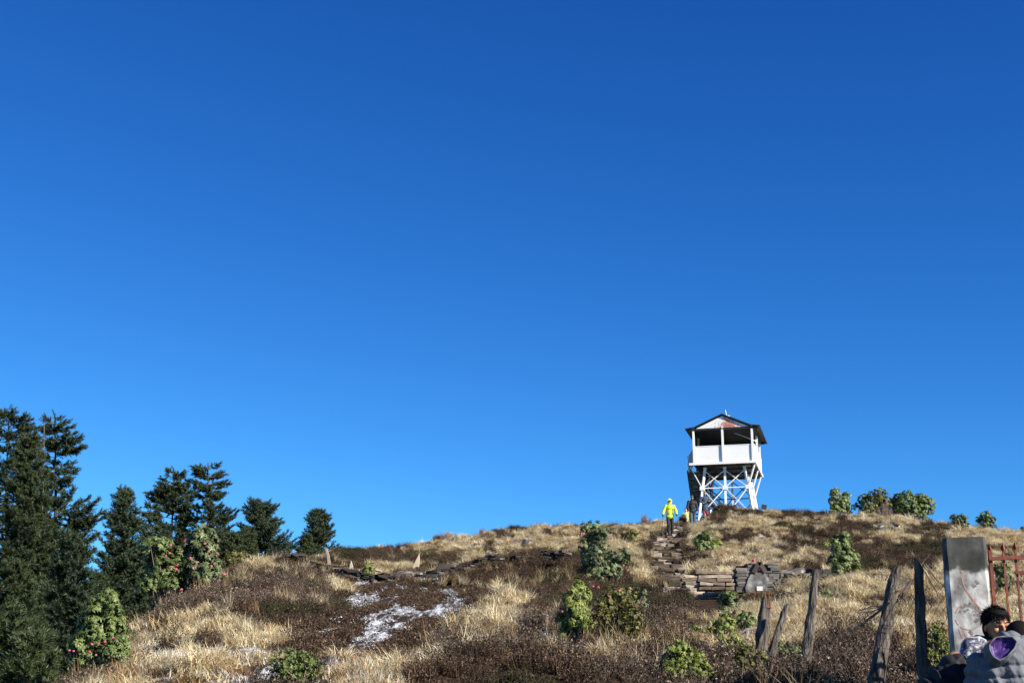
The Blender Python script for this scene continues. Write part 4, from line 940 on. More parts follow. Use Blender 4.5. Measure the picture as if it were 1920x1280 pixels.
for s_ in (-.42, .42):
    mb.bar(lo0+uy*s_, lo1+uy*s_, .05, .18)
    for h_ in (.35, .65, .95): mb.bar(lo0+uy*s_+uz*h_, lo1+uy*s_+uz*h_, .03)
    for i in range(9):
        p = lo0.lerp(lo1, i/8)+uy*s_; mb.bar(p, p+uz*.95, .03)
mb.build('stair_railing', M['dark_steel'], st)
mb = MB(); flight(mb, lo0, lo1, 12, uy, .8, .24); mb.build('treads', M['cement'], st)
mb = MB(); mb.box(T(-1.95, 5.1, -3.0), (1.3, 1.2, .06), ROT); mb.build('mid_landing', M['dark_steel'], st)
mb = MB()
for s_ in (-.48, .48):
    for h_ in (.5, .95): mb.bar(upper0+ux*s_+uz*h_, upper1+ux*s_+uz*h_, .035)
mb.build('handrail', M['white_paint'], st)
mb = MB(); mb.box(T(-2.06, 5.3, -1.0), (.95, .04, 1.7), ROT); mb.build('stair_back_panel', M['dark_steel'], st)
# bench and loose tubes seen inside the lookout
mb = MB(); mb.bar(T(-.9, 3.5, 1.45), T(1.1, 3.5, 1.5), .05); mb.build('inner_rail', M['white_paint'], TW)
mb = MB(); mb.bar(T(.6, 1.5, 2.15), T(1.9, 2.6, 1.75), .04); mb.build('inner_brace', M['white_paint'], TW)

# small dark sign board by the tower
sb = G(1433, 80, 0); sg = thing('sign_board', sb, 'small dark square board on a short stand right of the tower legs', 'sign')
c_ = PT(1432.5, 950, 80); mb = MB(); mb.box(c_, (.29, .04, .27), Matrix.Rotation(.18, 3, 'Y')); mb.build('board', M['dark_steel'], sg)
mb = MB(); mb.tube([sb-Vector((0, 0, .2)), c_+Vector((.01, .03, 0))], [.035, .03], 6); mb.bar(PT(1430, 959, 80.05), PT(1437, 962, 80.05), .08); mb.build('stand', M['dark_steel'], sg)

# ------------------------------------------------------------------ posts, netting, pillar, gate
def post(pts, Y, rs, name, label, parent=None, m='wood_grey', seed=0, group=None, cut=0):
    random.seed(seed); P3 = [PT(x, y, Y+dy) for x, y, dy in pts]; out = []; rr = []
    n = 9
    for i in range(n+1):
        f = i/n*(len(P3)-1); k_ = min(int(f), len(P3)-2); out.append(P3[k_].lerp(P3[k_+1], f-k_)+Vector((random.uniform(-.006, .006), random.uniform(-.006, .006), 0)))
        rr.append((rs[k_]+(rs[k_+1]-rs[k_])*(f-k_))*random.uniform(.93, 1.07))
    mb = MB(); mb.tube(out, rr, 12, wob=.17)
    if cut:   # slanted cut top
        for q in range(12):
            v = list(mb.v[-12+q]); v[2] += (v[0]-out[-1].x)*cut; mb.v[-12+q] = tuple(v)
    o = mb.build(name, M[m], parent, smooth=False)
    if parent is None: tag(o, label, 'post', group)
    else: o['label'] = label
    return o
fence = thing('wire_fence', PT(1665, 1275, 13.6), 'old netting fence hung on three weathered wooden posts left of the concrete pillar', 'fence')
post([(1508, 1290, 0), (1517, 1180, 0), (1531, 1068, 0)], 15.0, [.055, .050, .036], 'fence_post', 'slim grey leaning post, leftmost of the fence', fence, seed=1)
post([(1640, 1300, -.1), (1660, 1175, 0), (1682, 1062, .05)], 13.6, [.070, .066, .048], 'fence_post', 'thick leaning post with a pale split top', fence, seed=2, cut=.6)
post([(1733, 1300, 0), (1727, 1170, 0), (1723, 1056, 0)], 13.0, [.05, .045, .036], 'fence_post', 'upright knotty post nearest the pillar', fence, seed=3, cut=-1.6)
def netting(a0, a1, b0, b1, n, m_, mb, sag=.02):
    """hex-like netting between the lines a0-a1 (bottom-top) and b0-b1"""
    for i in range(n+1):
        for j in range(m_):
            u0 = i/n; 
            def q(u, v): 
                lo_ = a0.lerp(b0, u); hi_ = a1.lerp(b1, u)
                return lo_.lerp(hi_, v)+Vector((0, math.sin(u*7+v*5)*.02, -sag*math.sin(u*math.pi)*v))
            s = 1 if (i+j) % 2 else -1
            p = q(min(1, u0), j/m_); r = q(min(1, max(0, u0+s*.5/n)), (j+.5)/m_); r2 = q(min(1, u0), (j+1)/m_)
            mb.tube([p, r, r2], [.0021]*3, 3, cap=False)
mb = MB()
netting(PT(1512, 1285, 15), PT(1524, 1130, 15), PT(1645, 1290, 13.6), PT(1672, 1110, 13.6), 22, 16, mb, .12)
netting(PT(1645, 1290, 13.6), PT(1676, 1095, 13.6), PT(1731, 1290, 13), PT(1725, 1075, 13), 12, 18, mb)
netting(PT(1731, 1290, 13), PT(1725, 1085, 13), PT(1790, 1290, 12.7), PT(1778, 1075, 12.7), 7, 18, mb)
netting(PT(1512, 1285, 15), PT(1524, 1130, 15), PT(1512-75, 1290, 16.2), PT(1462, 1150, 16.2), 8, 12, mb, .1)
mb.build('wire_netting', M['wire'], fence)
random.seed(5); mb = MB()   # dead twigs caught in the netting
for (x0, y0_, x1, y1_) in ((1718, 1078, 1690, 1110), (1718, 1082, 1672, 1120), (1665, 1130, 1625, 1160), (1668, 1128, 1600, 1180), (1660, 1135, 1612, 1150), (1700, 1100, 1682, 1130), (1735, 1060, 1768, 1095), (1737, 1070, 1765, 1120)):
    for k_ in range(3):
        a_ = PT(x0+random.uniform(-3, 3), y0_+random.uniform(-4, 4), 13.2); b_ = PT(x1+random.uniform(-8, 8), y1_+random.uniform(-10, 10), 13.2)
        mb.tube([a_, a_.lerp(b_, .5)+Vector((0, 0, random.uniform(-.03, .02))), b_], [.006, .004, .002], 4, cap=False)
mb.build('caught_twigs', M['stem'], fence)
post([(1422, 1290, 0), (1428, 1200, 0), (1436, 1122, 0)], 17.0, [.075, .07, .06], 'wooden_post', 'stout post with a splintered orange top, left of the forked pair', seed=7, group='forked pair of old posts')
sp_ = MB(); random.seed(8)
for i in range(9):
    an = i*.7; b_ = PT(1436, 1135, 17)+Vector((math.cos(an)*.045, math.sin(an)*.045, -.03)); sp_.tube([b_, b_+Vector((random.uniform(-.01, .01), 0, random.uniform(.08, .2)))], [.022, .006], 5)
o = sp_.build('splintered_top', M['wood_orange'], None)
# parent the splinters to their post
po = bpy.data.objects['wooden_post']; o.parent = po
post([(1436, 1285, 0), (1450, 1210, .02), (1476, 1132, .06)], 16.7, [.05, .045, .03], 'wooden_post', 'thinner post slanting right out of the forked pair', seed=9, group='forked pair of old posts', cut=.5)
# fallen frosted branch behind the forked posts
mb = MB(); mb.tube([PT(1384, 1190, 19), PT(1400, 1181, 19), PT(1424, 1176, 19)], [.02, .03, .02], 6); mb.tube([PT(1402, 1181, 19), PT(1397, 1206, 18.8)], [.025, .015], 6)
tag(mb.build('fallen_branch', M['deadwood']), 'bleached fallen branch touching the left side of the forked posts', 'branch')

YP = 12.5
pil = thing('concrete_pillar', PT(1808, 1280, YP+.2)-Vector((0, 0, .35)), 'weathered grey concrete gate pillar with blackened top and faded orange scrawl', 'pillar')
def pillar_mat():
    m = mat('weathered_pillar_concrete', [(0, (.12, .115, .10)), (.34, (.28, .27, .25)), (.5, (.52, .505, .47)), (.66, (.80, .78, .73)), (1, (.92, .90, .85))], .9, attr=None, noise=1.9, bump=.5, bscale=4.5, ndetail=8)
    N = m.node_tree.nodes; L = m.node_tree.links; b = N['Principled BSDF']; old = b.inputs['Base Color'].links[0].from_socket
    tc = N.new('ShaderNodeTexCoord'); sp = N.new('ShaderNodeSeparateXYZ'); L.new(tc.outputs['Generated'], sp.inputs[0])
    n1 = N.new('ShaderNodeTexNoise'); n1.inputs['Scale'].default_value = 6; n1.inputs['Detail'].default_value = 8; L.new(tc.outputs['Object'], n1.inputs[0])
    a_ = N.new('ShaderNodeMath'); a_.operation = 'MULTIPLY_ADD'; L.new(n1.outputs['Fac'], a_.inputs[0]); a_.inputs[1].default_value = .20; L.new(sp.outputs[2], a_.inputs[2])
    rp = N.new('ShaderNodeValToRGB'); rp.color_ramp.elements[0].position = .958; rp.color_ramp.elements[1].position = .985; L.new(a_.outputs[0], rp.inputs[0])
    mx = N.new('ShaderNodeMix'); mx.data_type = 'RGBA'; mu = N.new('ShaderNodeMath'); mu.operation = 'MULTIPLY'; mu.inputs[1].default_value = .88; L.new(rp.outputs[0], mu.inputs[0]); L.new(mu.outputs[0], mx.inputs[0])
    mp = N.new('ShaderNodeMapping'); mp.inputs['Scale'].default_value = (16, 16, 3.5); L.new(tc.outputs['Object'], mp.inputs[0])
    n2 = N.new('ShaderNodeTexNoise'); n2.inputs['Scale'].default_value = 1; n2.inputs['Detail'].default_value = 9; n2.inputs['Roughness'].default_value = .7; L.new(mp.outputs[0], n2.inputs[0])
    r2 = N.new('ShaderNodeValToRGB'); r2.color_ramp.elements[0].position = .36; r2.color_ramp.elements[0].color = (.35, .34, .32, 1); r2.color_ramp.elements[1].position = .56; r2.color_ramp.elements[1].color = (1, 1, 1, 1); L.new(n2.outputs['Fac'], r2.inputs[0])
    m3 = N.new('ShaderNodeMix'); m3.data_type = 'RGBA'; m3.blend_type = 'MULTIPLY'; m3.inputs[0].default_value = .6; L.new(old, m3.inputs[6]); L.new(r2.outputs[0], m3.inputs[7])
    L.new(m3.outputs[2], mx.inputs[6]); mx.inputs[7].default_value = (.022, .022, .019, 1); L.new(mx.outputs[2], b.inputs['Base Color']); return m
pw = 80*YP/FPX*1.0
PA = R(14); pfx = Vector((math.cos(PA), -math.sin(PA), 0)); pfn = Vector((-math.sin(PA), -math.cos(PA), 0))
pb0 = PT(1768, 1008, YP); pz = -.6; ph = pb0.z-pz
def PP(px, py, off=0):
    d = PT(px, py, 1.0); return d*((pb0.dot(pfn))/d.dot(pfn))+pfn*off
pw = (PP(1847, 1004)-pb0).dot(pfx)
mb = MB(); nz_ = 22; random.seed(3)
vs_ = []; fs_ = []
for i in range(nz_+1):
    z_ = pz+ph*i/nz_; j_ = .004
    for (x, y) in ((0, 0), (.03, -.012), (pw-.02, -.012), (pw, 0), (pw, .36), (0, .36)):
        vs_.append(Vector((pb0.x, pb0.y, z_))+pfx*(x+random.uniform(-j_, j_))-pfn*y+Vector((0, 0, random.uniform(-.006, .006) if i == nz_ else 0)))
for i in range(nz_):
    for j in range(6): fs_.append((i*6+j, i*6+(j+1) % 6, (i+1)*6+(j+1) % 6, (i+1)*6+j))
fs_ += [tuple(range(5, -1, -1)), tuple(range(nz_*6, nz_*6+6))]
mb.add(vs_, fs_); mb.build('shaft', pillar_mat(), pil)
M['orange'] = mat('faded_orange_paint', [(0, (.45, .36, .32)), (.4, (.60, .32, .25)), (1, (.75, .30, .20))], .9, attr=None, noise=2.0, bscale=30)
M['smudge'] = mat('dark_smudge', [(0, (.14, .14, .13)), (1, (.40, .39, .36))], .95, attr=None, noise=2, bscale=25)
def stroke(mb, pts, w, th=.002, gaps=0):
    for i, (a_, b_) in enumerate(zip(pts[:-1], pts[1:])):
        if gaps and random.random() < gaps: continue
        A_ = PP(*a_, .0135); B_ = PP(*b_, .0135); d = (B_-A_).normalized(); n_ = d.cross(pfn)*w*random.uniform(.35, .6)
        q = [A_-n_, B_-n_, B_+n_, A_+n_]; mb.add(q+[p-pfn*.001 for p in q], [(0, 1, 2, 3), (7, 6, 5, 4), (0, 4, 5, 1), (1, 5, 6, 2), (2, 6, 7, 3), (3, 7, 4, 0)])
random.seed(6); mb = MB()
def bez(pts, n=14):
    out_ = []
    for i in range(n+1):
        t = i/n; q = [Vector(p) for p in pts]
        while len(q) > 1: q = [q[k_].lerp(q[k_+1], t) for k_ in range(len(q)-1)]
        out_.append((q[0].x, q[0].y))
    return out_
stroke(mb, bez([(1804, 1082), (1806, 1110), (1822, 1122), (1846, 1136), (1844, 1168), (1838, 1172)], 18), .014)
circ = [(1817+26*math.cos(a), 1155+25*math.sin(a)) for a in np.linspace(-2.9, 3.2, 40)]; stroke(mb, circ, .008, gaps=.25)
circ = [(1816+15*math.cos(a), 1153+16*math.sin(a)) for a in np.linspace(-3, 1.5, 24)]; stroke(mb, circ, .006, gaps=.35)
stroke(mb, [(1798, 1180), (1804, 1196), (1808, 1186), (1814, 1198), (1822, 1190), (1830, 1196)], .006)
stroke(mb, [(1802, 1073), (1806, 1070)], .02); stroke(mb, [(1797, 1215), (1803, 1204), (1800, 1225)], .005)
mb.build('orange_scrawl', M['orange'], pil)
mb = MB()
for r_, a0_, a1_ in ((21, -2.7, .6), (18, -2.9, .9), (10, -2.6, .2)):
    stroke(mb, [(1817+r_*math.cos(a), 1152+r_*math.sin(a)) for a in np.linspace(a0_, a1_, 16)], .018, th=.0, gaps=.3)
for (x, y) in ((1821, 1186), (1800, 1098), (1826, 1098), (1832, 1092)): stroke(mb, [(x-4, y-4), (x, y-1), (x+2, y+3)], .028, th=.0)
mb.build('dark_smudge', M['smudge'], pil)
gt = thing('iron_gate', PT(1900, 1280, 12.5)-Vector((0, 0, .3)), 'rusty red iron gate with spear-tipped bars right of the pillar', 'gate')
YG = 12.55
def spear(mb, x, y0_, dz=.0):
    p = PT(x, y0_, YG); mb.tube([p+Vector((0, 0, -.03)), p+Vector((0, 0, -.005)), p+Vector((0, 0, .045))], [.010, .020, .002], 4)
for (x, w_, top_) in ((1855.5, .028, 1032), (1880.5, .016, 1031), (1903, .016, 1029), (1926, .016, 1028), (1949, .016, 1027), (1972, .016, 1026)):
    p = PT(x, top_, YG); b_ = MB(); b_.bar((p.x, YG, -.55), (p.x, YG, p.z), w_, w_); o = b_.build('bar', M['rust_red'], gt)
    s_ = MB(); spear(s_, x, top_-4 if w_ < .03 else top_-3); s_.build('spear_tip', M['rust_red'], o)
mb = MB(); mb.bar(PT(1853, 1047, YG-.02), PT(1990, 1041, YG-.02), .036, .03); mb.build('rail', M['rust_red'], gt)
mb = MB(); mb.bar(PT(1903, 1073, YG-.02), PT(1990, 1070, YG-.02), .025, .025); mb.build('rail', M['rust_red'], gt)
mb = MB(); mb.bar((PT(1853, 1047, YG).x, YG-.02, -.35), (PT(1985, 1047, YG).x, YG-.02, -.35), .04, .03); mb.build('rail', M['rust_red'], gt)
mb = MB(); p = PT(1849.5, 1087, YG); mb.box(p, (.04, .05, .13)); mb.build('hinge', M['rust_red'], gt)

# ------------------------------------------------------------------ people
def blob(name, items, voxel, m, parent, post_fn=None, smooth_it=2):
    bm = bmesh.new()
    def sph(c, r, rot=None):
        r = r if hasattr(r, '__len__') else (r, r, r)
        Mx = Matrix.Translation(Vector(c)) @ (rot.to_4x4() if rot is not None else Matrix.Identity(4)) @ Matrix.Diagonal((*r, 1))
        bmesh.ops.create_uvsphere(bm, u_segments=18, v_segments=12, radius=1, matrix=Mx)
    for it in items:
        if it[0] == 'e': sph(it[1], it[2], it[3] if len(it) > 3 else None)
        else:
            p0, p1, r0, r1 = Vector(it[1]), Vector(it[2]), it[3], it[4]; d = p1-p0
            if r0 > .004 or True:
                sph(p0, r0); sph(p1, r1)
            q = d.to_track_quat('Z', 'Y').to_matrix().to_4x4()
            bmesh.ops.create_cone(bm, cap_ends=True, segments=16, radius1=r0, radius2=r1, depth=d.length, matrix=Matrix.Translation((p0+p1)/2) @ q)
    me = bpy.data.meshes.new(name); bm.to_mesh(me); bm.free()
    tmp = bpy.data.objects.new('tmp', me); C.objects.link(tmp)
    md = tmp.modifiers.new('r', 'REMESH'); md.mode = 'VOXEL'; md.voxel_size = voxel
    if smooth_it:
        s_ = tmp.modifiers.new('s', 'SMOOTH'); s_.iterations = smooth_it; s_.factor = .5
    dg = bpy.context.evaluated_depsgraph_get(); m2 = bpy.data.meshes.new_from_object(tmp.evaluated_get(dg)); m2.name = name
    bpy.data.objects.remove(tmp)
    if post_fn:
        n = len(m2.vertices); co = np.zeros(n*3, np.float32); m2.vertices.foreach_get('co', co); no = np.zeros(n*3, np.float32); m2.vertices.foreach_get('normal', no)
        co = post_fn(co.reshape(-1, 3), no.reshape(-1, 3)); m2.vertices.foreach_set('co', co.astype(np.float32).ravel()); m2.update()
    m2.polygons.foreach_set('use_smooth', [True]*len(m2.polygons))
    return link(name, m2, m, parent)
def fabric(name, a_, b_, rough=.8, sc=6, bump=.25): return mat(name, [(0, a_), (1, b_)], rough, attr=None, noise=1.5, bscale=sc, bump=bump)
SK = fabric('skin', (.42, .24, .16), (.58, .36, .25), .55, 8, .05)
def hand_items(w, d, palm, curl=.9, s=1.0):
    """palm + five fingers from wrist w along d; palm = normal of the palm"""
    d = d.normalized(); palm = palm.normalized(); side = d.cross(palm).normalized(); it = [('c', w, w+d*.075*s, .022*s, .026*s), ('e', w+d*.05*s, (.040*s, .018*s, .045*s), Matrix((side, palm, d)).transposed())]
    for i, (o_, l_) in enumerate(((-.030, .060), (-.010, .074), (.010, .070), (.029, .056))):
        p = w+d*.085*s+side*o_*s; dd = d.copy(); r = .0095*s
        for k_ in range(3):
            dd = (dd+palm*curl*.62).normalized(); q = p+dd*l_*s*(.45, .32, .23)[k_]; it.append(('c', p, q, r, r*.9)); p = q; r *= .9
    p = w+d*.03*s-side*.03*s; dd = (d*.7-side*.7+palm*.4).normalized(); q = p+dd*.035*s; it += [('c', p, q, .012*s, .0105*s), ('c', q, q+(d*.8+palm*.5).normalized()*.03*s, .0105*s, .009*s)]
    return it
def hiker(base, H, yaw, label, jac, tro, boot, arms, legs_, head=None, lean=0.0, hood=False, hat=None, hairm=None, glasses=False, gloves=None, name='person', vox=.013, longj=False):
    """arms: two (elbow, wrist) local offsets; legs_: two (knee, ankle) local offsets; local x right of the person seen from the front camera side"""
    t = thing(name, base, label, 'person'); Rz = Matrix.Rotation(yaw, 3, 'Z'); s = H/1.75
    def P(x, y, z): return base+Rz @ Vector((x*s, y*s, z*s))
    hip = .92; sh = 1.44
    body = [('c', P(0, 0, hip), P(0, lean*.6, 1.15), .10*s, .09*s), ('c', P(0, lean*.6, 1.15), P(0, lean, 1.36), .09*s, .085*s), ('c', P(0, lean, 1.40), P(0, lean-.02, 1.55), .055*s, .055*s),
            ('e', P(0, lean-.03, 1.645), (.076*s, .095*s, .112*s), Rz), ('e', P(0, lean-.075, 1.60), (.05*s, .05*s, .06*s), Rz), ('e', P(0, lean-.135, 1.635), (.014*s, .02*s, .024*s), Rz),
            ('e', P(-.076, lean-.02, 1.64), (.012*s, .02*s, .03*s), Rz), ('e', P(.076, lean-.02, 1.64), (.012*s, .02*s, .03*s), Rz)]
    J = [('e', P(0, lean*.5, 1.12), (.188*s, .145*s, .26*s), Rz), ('e', P(0, lean, 1.33), (.205*s, .145*s, .18*s), Rz), ('e', P(0, 0, .90), (.205*s, .155*s, .14*s), Rz), ('c', P(0, lean, 1.42), P(0, lean-.01, 1.52), .085*s, .07*s)]
    TR = [('e', P(0, 0, .90), (.165*s, .125*s, .13*s), Rz)]; BT = []
    hands = []
    for sg_, (e_, w_) in zip((-1, 1), arms):
        S_ = P(sg_*.185, lean, 1.41); E_ = P(*e_); W_ = P(*w_); body += [('c', S_, E_, .05*s, .042*s), ('c', E_, W_, .04*s, .028*s)]
        J += [('c', P(sg_*.10, lean, 1.42), S_, .075*s, .075*s), ('c', S_, E_, .085*s, .072*s), ('c', E_, E_.lerp(W_, .92), .070*s, .055*s)]
        d = (W_-E_).normalized(); hi = hand_items(W_, d, Rz @ Vector((-sg_*.4, -.6, 0)), 1.1, s); body += hi; hands.append((W_, hi))
    for sg_, (k_, a_) in zip((-1, 1), legs_):
        Hp = P(sg_*.09, 0, .88); K_ = P(*k_); A_ = P(*a_)
        body += [('c', Hp, K_, .075*s, .052*s), ('c', K_, A_, .05*s, .034*s), ('c', A_, P(a_[0], a_[1]-.14, a_[2]-.05), .035*s, .03*s)]
        TR += [('c', Hp, K_, .098*s, .078*s), ('c', K_, A_.lerp(K_, .06), .078*s, .066*s)]
        BT += [('c', A_+Vector((0, 0, .03)), A_-Vector((0, 0, .03)), .055*s, .052*s), ('c', A_-Vector((0, 0, .035)), P(a_[0]*1.05, a_[1]-.17, a_[2]-.055), .048*s, .042*s)]
    blob('body', body, vox*.8, SK, t); blob('jacket', J, vox, jac, t); blob('trousers', TR, vox, tro, t); blob('boots', BT, vox, boot, t)
    if gloves:
        gi = []
        for W_, hi in hands: gi += [(i_[0], i_[1], i_[2], i_[3]+.006, i_[4]+.006) if i_[0] == 'c' else (i_[0], i_[1], tuple(v+.006 for v in i_[2]), i_[3]) for i_ in hi]
        blob('gloves', gi, .008, gloves, t)
    if hood: 
        blob('hood', [('e', P(0, lean+.015, 1.665), (.112*s, .112*s, .135*s), Rz), ('c', P(-.085, lean-.05, 1.60), P(0, lean-.06, 1.48), .035*s, .05*s), ('c', P(.085, lean-.05, 1.60), P(0, lean-.06, 1.48), .035*s, .05*s), ('c', P(-.085, lean-.065, 1.70), P(.085, lean-.065, 1.70), .034*s, .034*s), ('c', P(-.09, lean-.05, 1.6), P(-.085, lean-.055, 1.70), .03*s, .03*s), ('c', P(.09, lean-.05, 1.6), P(.085, lean-.055, 1.70), .03*s, .03*s)], .010, jac, t)
    if hat is not None: blob('hat', [('e', P(0, lean-.0, 1.735), (.088*s, .10*s, .065*s), Rz), ('c', P(-.06, lean-.08, 1.715), P(.06, lean-.08, 1.715), .025*s, .025*s)], .010, hat, t)
    if hairm is not None: blob('hair', [('e', P(0, lean-.0, 1.70), (.088*s, .100*s, .085*s), Rz), ('e', P(0, lean+.04, 1.65), (.082*s, .07*s, .09*s), Rz)], .010, hairm, t)
    if longj: blob('coat_skirt', [('e', P(0, 0, .80), (.20*s, .15*s, .26*s), Rz)], vox, jac, t)
    if glasses:
        b_ = MB()
        for q in (-.035, .035): b_.box(P(q, lean-.135, 1.66), (.055*s, .02*s, .034*s), Rz)
        b_.box(P(0, lean-.125, 1.665), (.15*s, .02*s, .01*s), Rz); b_.build('sunglasses', M['blacksoft'], t)
    return t, P
lime = fabric('lime_shell', (.55, .72, .04), (.68, .82, .08), .55, 9)
dkt = fabric('dark_trousers', (.016, .016, .022), (.035, .035, .045), .8, 7)
bl = G(1257, 68, 0); bl = PT(1257, 1003, 68); bl.z = max(bl.z, float(hgt(bl.x, 68))-.05)
T1, P1 = hiker(bl, 1.70, 0, 'hiker in a lime hooded jacket and dark trousers walking down the path', lime, dkt, M['black'],
   [((-.30, -.06, 1.18), (-.36, -.22, .99)), ((.30, -.04, 1.18), (.30, -.20, 1.0))], [((-.09, -.10, .48), (-.08, -.10, .09)), ((.11, .02, .47), (.10, .10, .09))], lean=-.03, hood=True, gloves=M['black'], glasses=True)
def pole(top, foot, label):
    o = MB(); top = Vector(top); foot = Vector(foot); o.tube([top+(top-foot).normalized()*.07, foot], [.017, .013], 6)
    t = thing('trekking_pole', foot, label, 'pole', 'trekking poles of the hiker in lime')
    o.build('shaft', M['cement'], t); g_ = MB(); g_.tube([top+(top-foot).normalized()*.08, top-(top-foot).normalized()*.06], [.018, .016], 8); g_.build('grip', M['black'], t)
    b_ = MB(); q = foot.lerp(top, .06); b_.tube([q, q+Vector((0, 0, .015))], [.035, .03], 10); b_.build('basket', M['black'], t)
hl = P1(-.375, -.26, .93); hr = P1(.315, -.26, .94)
pole(hl, (PT(1243, 1004, 67.2)), 'trekking pole planted on the left side of the hiker in lime')
pole(hr, (PT(1276, 1001, 67.0)), 'trekking pole slanting out on the right side of the hiker in lime')
strap = fabric('rucksack_cloth', (.30, .07, .03), (.40, .10, .04))
bp_ = blob('backpack', [('e', P1(0, .17, 1.20), (.15, .11, .25)), ('e', P1(0, .20, 1.05), (.14, .09, .12))]+[('c', P1(x, -.125, 1.38), P1(x*1.15, -.135, 1.02), .016, .014) for x in (-.12, .12)]+[('c', P1(x, -.12, 1.38), P1(x, .1, 1.45), .016, .016) for x in (-.12, .12)]+[('c', P1(x*1.15, -.13, 1.02), P1(x*1.3, .14, 1.0), .012, .012) for x in (-.13, .13)], .011, strap, None)
tag(bp_, 'orange-strapped rucksack worn by the hiker in lime', 'backpack')
gt_ = fabric('grey_trousers', (.07, .07, .08), (.12, .12, .13)); blk = fabric('black_jacket', (.010, .010, .014), (.022, .022, .028), .7)
b2 = PT(1299, 989, 78)
hiker(b2, 1.75, R(8), 'hiker in black fleece, black cap and sunglasses walking with arms hanging, grey trousers', blk, gt_, M['black'],
   [((-.27, -.01, 1.14), (-.25, -.10, .90)), ((.27, -.02, 1.15), (.24, -.14, .92))], [((-.10, -.06, .48), (-.09, -.02, .08)), ((.10, .0, .48), (.09, .08, .08))], hat=M['black'], glasses=True)
bj = fabric('slate_blue_jacket', (.030, .055, .085), (.06, .10, .15)); rt = fabric('red_trousers', (.22, .03, .05), (.35, .06, .08))
b3 = PT(1323, 980, 82)
hiker(b3, 1.78, R(10), 'hiker in dark slate jacket and red trousers behind the black-clad hiker, under the stairs', bj, rt, M['black'],
   [((-.32, .0, 1.25), (-.20, -.18, 1.12)), ((.32, .02, 1.28), (.18, -.2, 1.20))], [((-.10, -.04, .48), (-.10, .02, .08)), ((.10, .0, .48), (.10, .05, .08))], hairm=M['blacksoft'], longj=True)
vy = fabric('pale_yellow_jacket', (.58, .62, .22), (.70, .72, .32))
b4 = PT(1286, 953, 88); b4 = Vector((b4.x, b4.y, b4.z-1.68))
hiker(b4, 1.68, R(-15), 'hiker in a pale yellow jacket half hidden behind the crest', vy, gt_, M['black'],
   [((-.26, .02, 1.16), (-.24, -.04, .92)), ((.26, .0, 1.16), (.24, -.06, .92))], [((-.10, 0, .48), (-.10, .02, .08)), ((.10, 0, .48), (.10, .04, .08))], hairm=M['blacksoft'])

# ---- foreground: man facing the camera, head turned to the right and down
Y1 = 10.0; kp = Y1/FPX
def Q(px, py, dy=0): return PT(px, py, Y1+dy)
SKF = fabric('tanned_face_skin', (.34, .14, .07), (.50, .24, .14), .45, 14, .05)
man = thing('person', Vector((Q(1868, 1200).x, Y1, -.9)), 'dark-haired man in a patterned grey jacket facing the camera, behind the grey puffer jacket', 'person')
hc = Q(1869, 1172, 0)
HR = Matrix.Rotation(R(9), 3, 'Z') @ Matrix.Rotation(R(5), 3, 'X')     # face turned to picture right, bowed
def Hh(x, y, z): return hc+HR @ Vector((x, y, z))
head = [('e', Hh(0, .01, .01), (.076, .095, .098), HR), ('e', Hh(0, -.035, -.055), (.056, .052, .062), HR), ('e', Hh(0, -.055, -.095), (.026, .022, .02), HR),
        ('c', Hh(-.045, -.070, .012), Hh(-.012, -.086, .010), .012, .011), ('c', Hh(.012, -.086, .010), Hh(.045, -.070, .012), .011, .012),
        ('c', Hh(0, -.088, .0), Hh(0, -.106, -.034), .009, .013), ('e', Hh(-.012, -.096, -.038), (.009, .009, .008), HR), ('e', Hh(.012, -.096, -.038), (.009, .009, .008), HR),
        ('e', Hh(-.042, -.066, -.030), (.022, .018, .018), HR), ('e', Hh(.042, -.066, -.030), (.022, .018, .018), HR),
        ('c', Hh(-.02, -.082, -.064), Hh(.02, -.082, -.064), .0075, .0075), ('c', Hh(-.016, -.080, -.073), Hh(.016, -.080, -.073), .008, .008),
        ('e', Hh(-.079, .01, -.012), (.010, .020, .032), HR), ('e', Hh(.079, .01, -.012), (.010, .020, .032), HR),
        ('e', Hh(-.031, -.074, -.004), (.015, .010, .009), HR), ('e', Hh(.031, -.074, -.004), (.015, .010, .009), HR)]
neckb = Q(1862, 1222, .03)
mz = lambda x, z, y=0: Vector((neckb.x+x, Y1+y, z))
nz0 = neckb.z
torso = [('c', Hh(0, .03, -.08), neckb, .052, .058), ('c', mz(0, nz0-.05), mz(0, nz0-.5), .14, .13), ('c', mz(0, nz0-.5), mz(0, -.05), .13, .12)]
armL = [Q(1822, 1214, .0), Q(1808, 1262, -.06), Q(1835, 1300, -.2)]; armR = [mz(.19, nz0-.08), mz(.27, nz0-.35, -.05), mz(.12, nz0-.52, -.25)]
for A3 in (armL, armR): torso += [('c', A3[0], A3[1], .05, .042), ('c', A3[1], A3[2], .04, .029)]+hand_items(A3[2], (A3[2]-A3[1]), Vector((0, 0, -1)), .6)
for sx in (-.1, .1): torso += [('c', mz(sx, -.03), mz(sx*1.1, -.45, -.03), .08, .055), ('c', mz(sx*1.1, -.45, -.03), mz(sx*1.1, -.84, .02), .052, .036), ('c', mz(sx*1.1, -.85, .02), mz(sx*1.1, -.87, -.14), .036, .03)]
blob('body', head+torso, .0052, SKF, man, smooth_it=2)
mb = MB()   # closed narrow eyes, brows
for sx in (-1, 1):
    mb.tube([Hh(sx*.017, -.0845, -.006), Hh(sx*.031, -.0865, -.004), Hh(sx*.045, -.078, -.007)], [.0018, .0032, .0016], 5)
mb.build('eyes', M['blacksoft'], man)
mb = MB()
for sx in (-1, 1): mb.tube([Hh(sx*.014, -.0975, .018), Hh(sx*.032, -.090, .025), Hh(sx*.05, -.078, .020)], [.003, .0045, .002], 5)
mb.build('eyebrows', M['blacksoft'], man)
